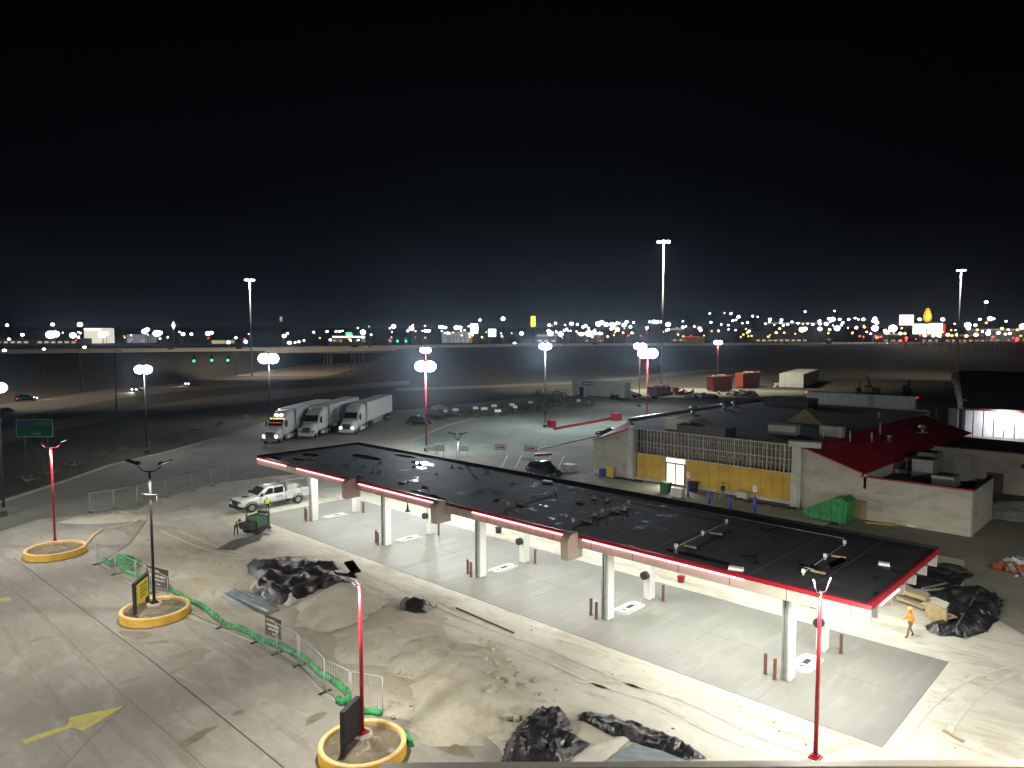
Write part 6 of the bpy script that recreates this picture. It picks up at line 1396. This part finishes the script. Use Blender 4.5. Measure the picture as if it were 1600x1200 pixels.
# white wrapped bundles in a row at the warehouse's left side
for i in range(7):
    t_ = i/6; q = pt(1494+t_*14, 588+t_*44, 175-t_*42)
    tag(MB().ball((0, 0, 1.2), 1.15, 9, 6, jit=.22, sc=(1, 1.1, .85)).build('wrapped_bundle', mat('pale_wrap', (.44, .38, .36), (.30, .26, .25), rough=.7, scale=1), None, (q.x, q.y, q.z-1.2)), 'white wrapped bundle in the row beside the warehouse roof', 'bundle', 'pale wrapped bundles beside the warehouse')
bb = thing('loading_rack', 'tall pale storage tower at the left end of the lit warehouse front', 'tower', pt(1489, 690, 122)*1.0)
bb.location.z = 0
MB().box((0, 0, 2.6), (1.2, 1.2, 5.2)).build('body', M_GREYMET, bb)
b = MB()
for k in range(6): b.box((-.65, -.2, .8+k*.8), (.12, 1.2, .14))
b.build('rungs', M_TRIM, bb)
fl = pt(1440, 650, 140); t = thing('yard_fence', 'pale yard fence between the trailer and the warehouse', 'fence', (fl.x, fl.y, 0), ang)
MB().box((4, 0, 1.6), (13, .12, 3.2)).build('fence_screen', mat('fence_screen', (.16, .17, .15), rough=.8), t)
for k in range(6): MB().box((-2+k*2.4, -.1, 1.8), (.12, .12, 3.6)).build('post', M_STEEL, t)
mound('gravel_bank', 1590, 800, 9, 4, 1.0, mat('gravel', (.20, .19, .17), (.36, .34, .31), rough=.95, scale=2.2, bump=1, bscale=4), 'grey gravel bank along the right edge beyond the store', rot=.5, seed=60, sharp=.8, rough=.3, step=.5)

# ledge at the bottom edge, close to the camera
a_ = px(596, 1191.5, 5.0); b_ = px(1750, 1186, 5.0); d = b_-a_; c = (a_+b_)/2
lg = thing('roof_ledge', 'beige roof ledge of a low building along the bottom edge', 'building', (c.x, c.y, 5.0), math.atan2(d.y, d.x))
L = d.length; MB().box((0, -.15, -.03), (L, .30, .06)).build('cap', M_BEIGE, lg); MB().box((0, -.40, -.45), (L, .20, .8)).build('face', mat('dark_red_face', (.10, .02, .012), rough=.6), lg)
MB().box((0, -6.4, -.30), (L-.3, 11.8, .2)).build('roof', M_ROOF2, lg)
MB().box((0, -6.4, -2.7), (L-.3, 11.8, 4.55)).build('wall', M_STUCCO, lg)

# distant city
def bldg(u0, u1, vt, D, label, m=M_CITY, zb=None, depth=20, lit=None, strip=None, name='distant_building', sign=None):
    a = pt(u0, vt, D); b_ = pt(u1, vt, D); H = a.z; g = ground_h((u0-800)/FPX*D, D); c = (a+b_)/2; L = (b_-a).length
    t = thing(name, label, 'building', (c.x, c.y, g-.3), ang); h = max(3, H-g)
    MB().box((0, depth/2, h/2), (L, depth, h)).build('walls', m, t)
    MB().box((0, depth/2, h+.2), (L+.6, depth+.6, .4)).build('roof', M_ROOF2, t)
    b = MB(); n = max(2, int(L/5))
    for i in range(n):
        if random.random() < .75: b.box((-L/2+(i+.5)*L/n, -.06, min(h*.45, 2.4)), (L/n*.6, .1, 1.5))
    if b.v: b.build('windows', lit or mat('dim_window', (.1, .1, .1), em=(1, .8, .55), es=.5, sample=False), t)
    if strip: MB().box((0, -.3, h-1.0), (L*.94, .5, 1.3)).build('lit_band', strip, t)
    if sign: MB().box((0, -.4, h+1.8), (L*.18, .4, 2.2)).build('rooftop_sign', sign, t)
    return t
G_BAND = glow('lit_fascia_glow', (1.0, .96, .85), 2.6); G_SIGNG2 = glow('green_sign_glow', (.15, .9, .35), 1.6); G_PINK = glow('pink_sign_glow', (1.0, .70, .78), 3.0); G_FLAME = glow('flame_sign_glow', (1.0, .30, .02), 1.6); G_FLY = glow('flame_centre_glow', (1.0, .62, .05), 2.2)
G_YS = glow('yellow_sign_glow', (1.0, .80, .05), 2.0); G_PALEG = glow('pale_green_sign_glow', (.75, 1.0, .80), 2.6); G_PW = glow('pale_sign_glow', (1, .9, .72), 2.2); G_RS = glow('red_sign_glow', (1, .03, .04), 1.2)
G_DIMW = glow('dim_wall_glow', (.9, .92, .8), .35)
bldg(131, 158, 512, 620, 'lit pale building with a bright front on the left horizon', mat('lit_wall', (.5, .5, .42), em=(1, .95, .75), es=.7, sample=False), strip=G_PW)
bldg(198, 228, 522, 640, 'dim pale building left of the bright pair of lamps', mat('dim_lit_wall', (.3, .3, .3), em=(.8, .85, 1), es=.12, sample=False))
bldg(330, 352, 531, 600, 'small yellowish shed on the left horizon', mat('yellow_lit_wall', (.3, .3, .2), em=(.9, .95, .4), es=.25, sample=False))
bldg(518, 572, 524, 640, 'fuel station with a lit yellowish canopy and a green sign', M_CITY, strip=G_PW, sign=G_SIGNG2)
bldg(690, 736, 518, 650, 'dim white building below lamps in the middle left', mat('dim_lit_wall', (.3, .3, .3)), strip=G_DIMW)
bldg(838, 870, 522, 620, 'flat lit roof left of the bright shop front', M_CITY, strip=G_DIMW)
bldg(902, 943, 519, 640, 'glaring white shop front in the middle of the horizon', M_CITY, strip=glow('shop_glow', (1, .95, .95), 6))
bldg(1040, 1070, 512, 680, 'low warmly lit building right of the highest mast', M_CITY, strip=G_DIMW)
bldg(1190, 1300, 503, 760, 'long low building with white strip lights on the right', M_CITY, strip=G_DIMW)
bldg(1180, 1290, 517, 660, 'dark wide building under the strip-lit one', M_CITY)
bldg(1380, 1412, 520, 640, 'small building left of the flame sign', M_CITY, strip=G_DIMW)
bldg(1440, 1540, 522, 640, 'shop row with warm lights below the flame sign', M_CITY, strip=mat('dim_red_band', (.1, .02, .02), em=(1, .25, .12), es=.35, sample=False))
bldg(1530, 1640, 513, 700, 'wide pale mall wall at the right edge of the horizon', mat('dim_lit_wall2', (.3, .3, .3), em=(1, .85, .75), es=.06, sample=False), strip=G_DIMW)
bldg(-60, 120, 529, 560, 'dark low building line on the left horizon', M_CITY)
def pylon(u, v0, v1, w, D, label, glowm, shape='box', m2=None):
    p = pt(u, v1, D); q = pt(u, v0, D); g = max(0, ground_h((u-800)/FPX*D, D)); h = q.z-p.z; w = w*D/FPX
    t = thing('pylon_sign', label, 'lit sign', (p.x, p.y, g), ang); z = p.z-g
    MB().box((0, .6, (z+h/2)/2), (.5, .5, z+h/2)).build('pole', M_DARKMET, t)
    if shape == 'box': fc = MB().box((0, 0, z+h/2), (w, .6, h)).build('face', glowm, t, bevel=.15)
    elif shape == 'diamond': fc = MB().add([(0, 0, z), (w/2, 0, z+h/2), (0, 0, z+h), (-w/2, 0, z+h/2), (0, .5, z), (w/2, .5, z+h/2), (0, .5, z+h), (-w/2, .5, z+h/2)], [(0, 1, 2, 3), (7, 6, 5, 4), (0, 4, 5, 1), (1, 5, 6, 2), (2, 6, 7, 3), (3, 7, 4, 0)]).build('face', glowm, t)
    else:
        def drop(s, y0, y1):
            pr = [(w/2*s*sin(a)*(1-.28*(1+cos(a))/2), z+h*.42+(h*.42*s)*cos(a)*(-1)*-1 if cos(a) < 0 else z+h*.42+h*.58*s*cos(a)**1.6) for a in [2*pi*k/28 for k in range(28)]]
            return MB().extr(pr, y0, y1, 'y')
        fc = drop(1, -.3, .3).build('face', glowm, t); drop(.6, -.42, -.32).build('inner_flame', m2, fc)
    return t
pylon(271, 502, 515, 6, 560, 'small diamond-shaped white sign on the left horizon', G_PW, 'diamond')
pylon(439, 495, 502, 4, 520, 'tiny white sign above the horizon right of the left mast', G_DIMW)
pylon(833, 494, 510, 7, 560, 'tall yellow lit sign left of the middle of the horizon', G_YS)
pylon(741, 506, 521, 11, 560, 'bright white two-part sign in the middle left', G_WHITE); pylon(769, 514, 526, 12, 560, 'square white lit sign right of the two-part one', glow('checker_sign_glow', (1, 1, .95), 3))
pylon(586-40, 520, 525, 9, 600, 'small green lit sign above the fuel station', G_SIGNG2)
pylon(1416, 492, 508, 22, 560, 'tilted pink and white lit sign left of the flame sign', G_PINK)
pylon(1440, 506, 522, 28, 561, 'glaring pale green sign under the flame sign', G_PALEG); pylon(1462, 505, 521, 20, 561.5, 'glaring cream sign under the flame sign', glow('cream_sign_glow', (1, .9, .75), 2.8)); pylon(1474, 506, 521, 5, 562, 'narrow red sign right of the cream one', G_RS)
pylon(1449, 481, 503, 15, 560, 'orange flame-shaped glowing sign on the right', G_FLAME, 'drop', G_FLY)
proto = {}
LAMPS = {
 'left': ([(11,508,2.4),(35,523,2.8),(14,530,1.8),(82,507,2.6),(79,523,5.5),(87,522,5),(114,524,4.2),(123,530,2.6),(125,507,4),(160,523,4.6),(166,521,3),(226,518,3.4),(230,515,3),(245,521,5),(250,520,4),(286,522,2.4),(299,522,2.4),(325,521,5),(330,520,4),(357,535,3.2),(384,534,3.2),(186,543,1.6),(262,527,1.4),(205,524,1.4)], 'distant white street lamp on the horizon left of the left mast light', G_WHITE),
 'mid': ([(444,525,2.8),(452,536,3.2),(461,535,2.2),(467,534,2.6),(475,532,2),(490,519,2),(511,518,1.6),(525,518,1.3),(530,518,1.5),(535,517,1.6),(516,531,2),(567,519,4.6),(567,527,2.4),(560,531,1.8),(548,532,1.4),(580,523,1.2),(615,510,3),(609,513,1.4),(643,513,3.8),(645,508,1.4),(637,517,1.6),(665,517,2.4),(670,517,2),(688,511,2.6),(692,511,3),(696,512,2.4),(713,512,3),(719,512,3.2),(734,522,1.6),(750,500,2.2),(786,498,2.8),(700,521,1.4),(726,516,1.2)], 'distant white lamp on the horizon between the left mast and the yellow sign', G_WHITE),
 'centre': ([(815,521,2.4),(804,537,2.4),(857,517,3.6),(860,521,3.6),(876,522,4.2),(883,508,1.8),(893,506,2.4),(902,507,2.6),(911,511,2.2),(915,509,2.4),(935,506,3.6),(940,504,4),(947,507,4.2),(956,507,4.2),(964,505,3),(975,508,3),(979,503,2.8),(985,511,2),(990,504,2),(1011,512,2.2),(1015,503,2.2),(1022,503,2.6),(1027,503,2.2),(1033,503,1.6),(1044,507,3.6),(1067,511,2.4),(908,522,4),(920,521,4.4),(928,520,4),(937,521,3.6)], 'distant white lamp in the bright cluster around the middle of the horizon', G_WHITE),
 'warm': ([(868,505,2.8),(955,514,3),(965,515,3),(1093,513,2.2),(1085,510,2),(1095,516,2),(1067,502,1.6),(1280,502,2),(1301,499,3.4),(1295,498,2.2),(1312,499,2),(1349,499,3),(1341,499,2.2),(1336,497,1.8),(960,509,2.4),(833,509,1.4),(1531,499,2.4)], 'distant warm orange-tinted lamp on the horizon', G_WARM),
 'hill': ([(1109,490,1.6),(1132,489,1.2),(1142,490,2.2),(1154,495,2.8),(1150,500,1.6),(1145,501,1.6),(1160,505,1.4),(1168,504,1.4),(1176,494,1.4),(1184,495,1),(1138,508,1.4),(1127,507,1.2),(1196,506,1.4),(1203,499,2),(1221,500,2.4),(1220,504,1.8),(1231,507,1.6),(1258,487,1.6),(1304,486,1.8)], 'tiny far lamp up the dark rise right of the highest mast', G_WHITE),
 'right': ([(1247,505,2.4),(1270,507,2.6),(1281,506,2.4),(1291,506,2.8),(1253,515,3.8),(1258,514,3),(1281,514,3.8),(1308,513,3.6),(1338,512,2.8),(1317,504,1.8),(1326,499,2.8),(1367,498,2.8),(1370,504,2.8),(1367,513,4),(1395,513,5),(1383,517,2.6),(1437,499,2.2),(1473,499,2.6),(1512,508,4.4),(1513,513,3.6),(1524,508,2.2),(1547,498,3),(1553,498,1.8),(1541,472,2),(1572,502,1.6),(1544,521,3.6),(1545,517,3),(1598,510,5),(1535,518,2)], 'distant white lamp among the right-hand lights of the horizon', G_WHITE),
 'low': ([(1445,524,2.6),(1459,524,2.6),(1467,524,2.6),(1481,523,2.6),(1496,523,2.8),(1510,525,3),(1525,523,2.8),(1571,522,2),(1578,521,2),(1560,520,3),(1407,521,2.2),(1414,521,2.2)], 'warm low lamp in the row under the right-hand signs', G_WARM)}
G_AMB2 = glow('distant_amber_glow', (1.0, 0.42, 0.10), 5); G_RD2 = glow('distant_red_glow', (1.0, 0.06, 0.05), 4); G_TEAL = glow('distant_teal_glow', (.2, 1.0, .7), 2.5)
rs = random.Random(5)
def sprinkle(n, u0, u1, v0, v1, r0, r1): return [(rs.uniform(u0, u1), rs.triangular(v0, v1, (v0+v1*2)/3), rs.uniform(r0, r1)) for _ in range(n)]
LAMPS['amber'] = (sprinkle(26, 860, 1180, 505, 530, .9, 1.9)+sprinkle(26, 1180, 1600, 500, 528, 1.0, 2.4)+sprinkle(14, 440, 800, 516, 532, .8, 1.6), 'tiny amber lamp scattered along the horizon', G_AMB2)
LAMPS['red'] = (sprinkle(8, 860, 1180, 514, 530, .9, 1.7)+sprinkle(20, 1340, 1600, 512, 534, 1.0, 2.4)+sprinkle(6, 60, 560, 520, 536, .8, 1.5), 'tiny red lamp scattered along the horizon', G_RD2)
LAMPS['speck'] = (sprinkle(22, 440, 800, 505, 528, .8, 1.6)+sprinkle(24, 840, 1180, 500, 526, .9, 2.0)+sprinkle(26, 1200, 1600, 497, 524, .9, 2.2)+sprinkle(16, 0, 400, 515, 535, .8, 1.6), 'tiny white speck of light scattered along the horizon', G_WHITE)
for key, (L_, lab, gm_) in LAMPS.items():
    base = None
    for (u, v, r) in L_:
        D = 560 if v > 512 else 640
        D *= random.uniform(.96, 1.06)
        p = pt(u, v, D); g = max(0, ground_h((u-800)/FPX*D, D)); s = r*D/FPX*0.92*rs.uniform(.75, 1.4); H = p.z-g
        if base is None:
            base = thing('distant_lamp', lab, 'street lamp', (p.x, p.y, p.z), 0, 'distant %s lights' % key)
            MB().ball((0, 0, 0), 1.0, 10, 7, sc=(1, 1, .85)).build('lamp_head', gm_, base); MB().cyl((0, .1, -1), (0, .1, 0), .16, n=5).build('pole', M_DARKMET, base); cur = base
        else: cur = dup(base, (p.x, p.y, p.z))
        for ch in kids(cur):
            ch.scale = (s, s, s) if ch.name.startswith('lamp_head') else (1, 1, max(2, H))

# ------------------------------------------------------------------ thin haze added for lamp halos
hz = bpy.data.materials.new('haze'); hz.use_nodes = True; n_ = hz.node_tree.nodes; n_.clear()
ou = n_.new('ShaderNodeOutputMaterial'); vo = n_.new('ShaderNodeVolumePrincipled'); vo.inputs['Density'].default_value = 0.00018; vo.inputs['Anisotropy'].default_value = 0.90
vo.inputs['Color'].default_value = (.62, .80, 1.0, 1); hz.node_tree.links.new(vo.outputs[0], ou.inputs['Volume'])
o = MB().box((0, 0, 30), (5200, 4600, 68)).build('haze', hz, None, wld(0, 1900, 0), math.atan2(RY, RX)); struct(o, 'thin haze added over the site and the highway to give the lamps halos', 'stuff')

M_TRACK = mat('tyre_track_soil', (0.43, 0.41, 0.34), (0.54, 0.53, 0.47), rough=0.95, scale=1.5)
for (pth, off) in (([(470, 872), (560, 908), (700, 975), (820, 1020), (960, 1085)], 1.7), ([(900, 1065), (1010, 1095), (1120, 1150), (1200, 1180)], 1.7), ([(250, 830), (330, 862), (420, 872), (520, 868)], 1.6), ([(1600, 1040), (1520, 1060), (1450, 1110), (1400, 1180)], 1.8)):
    P0 = smooth_path([px(*q) for q in pth], 8)
    for sgn in (0, off):
        P1 = [Vector((p.x+sgn*0.7, p.y+sgn*0.7, 0)) for p in P0]
        strip('tyre_track', P1, 0.26, 0.0675, M_TRACK, 'faint tyre track in the dust')
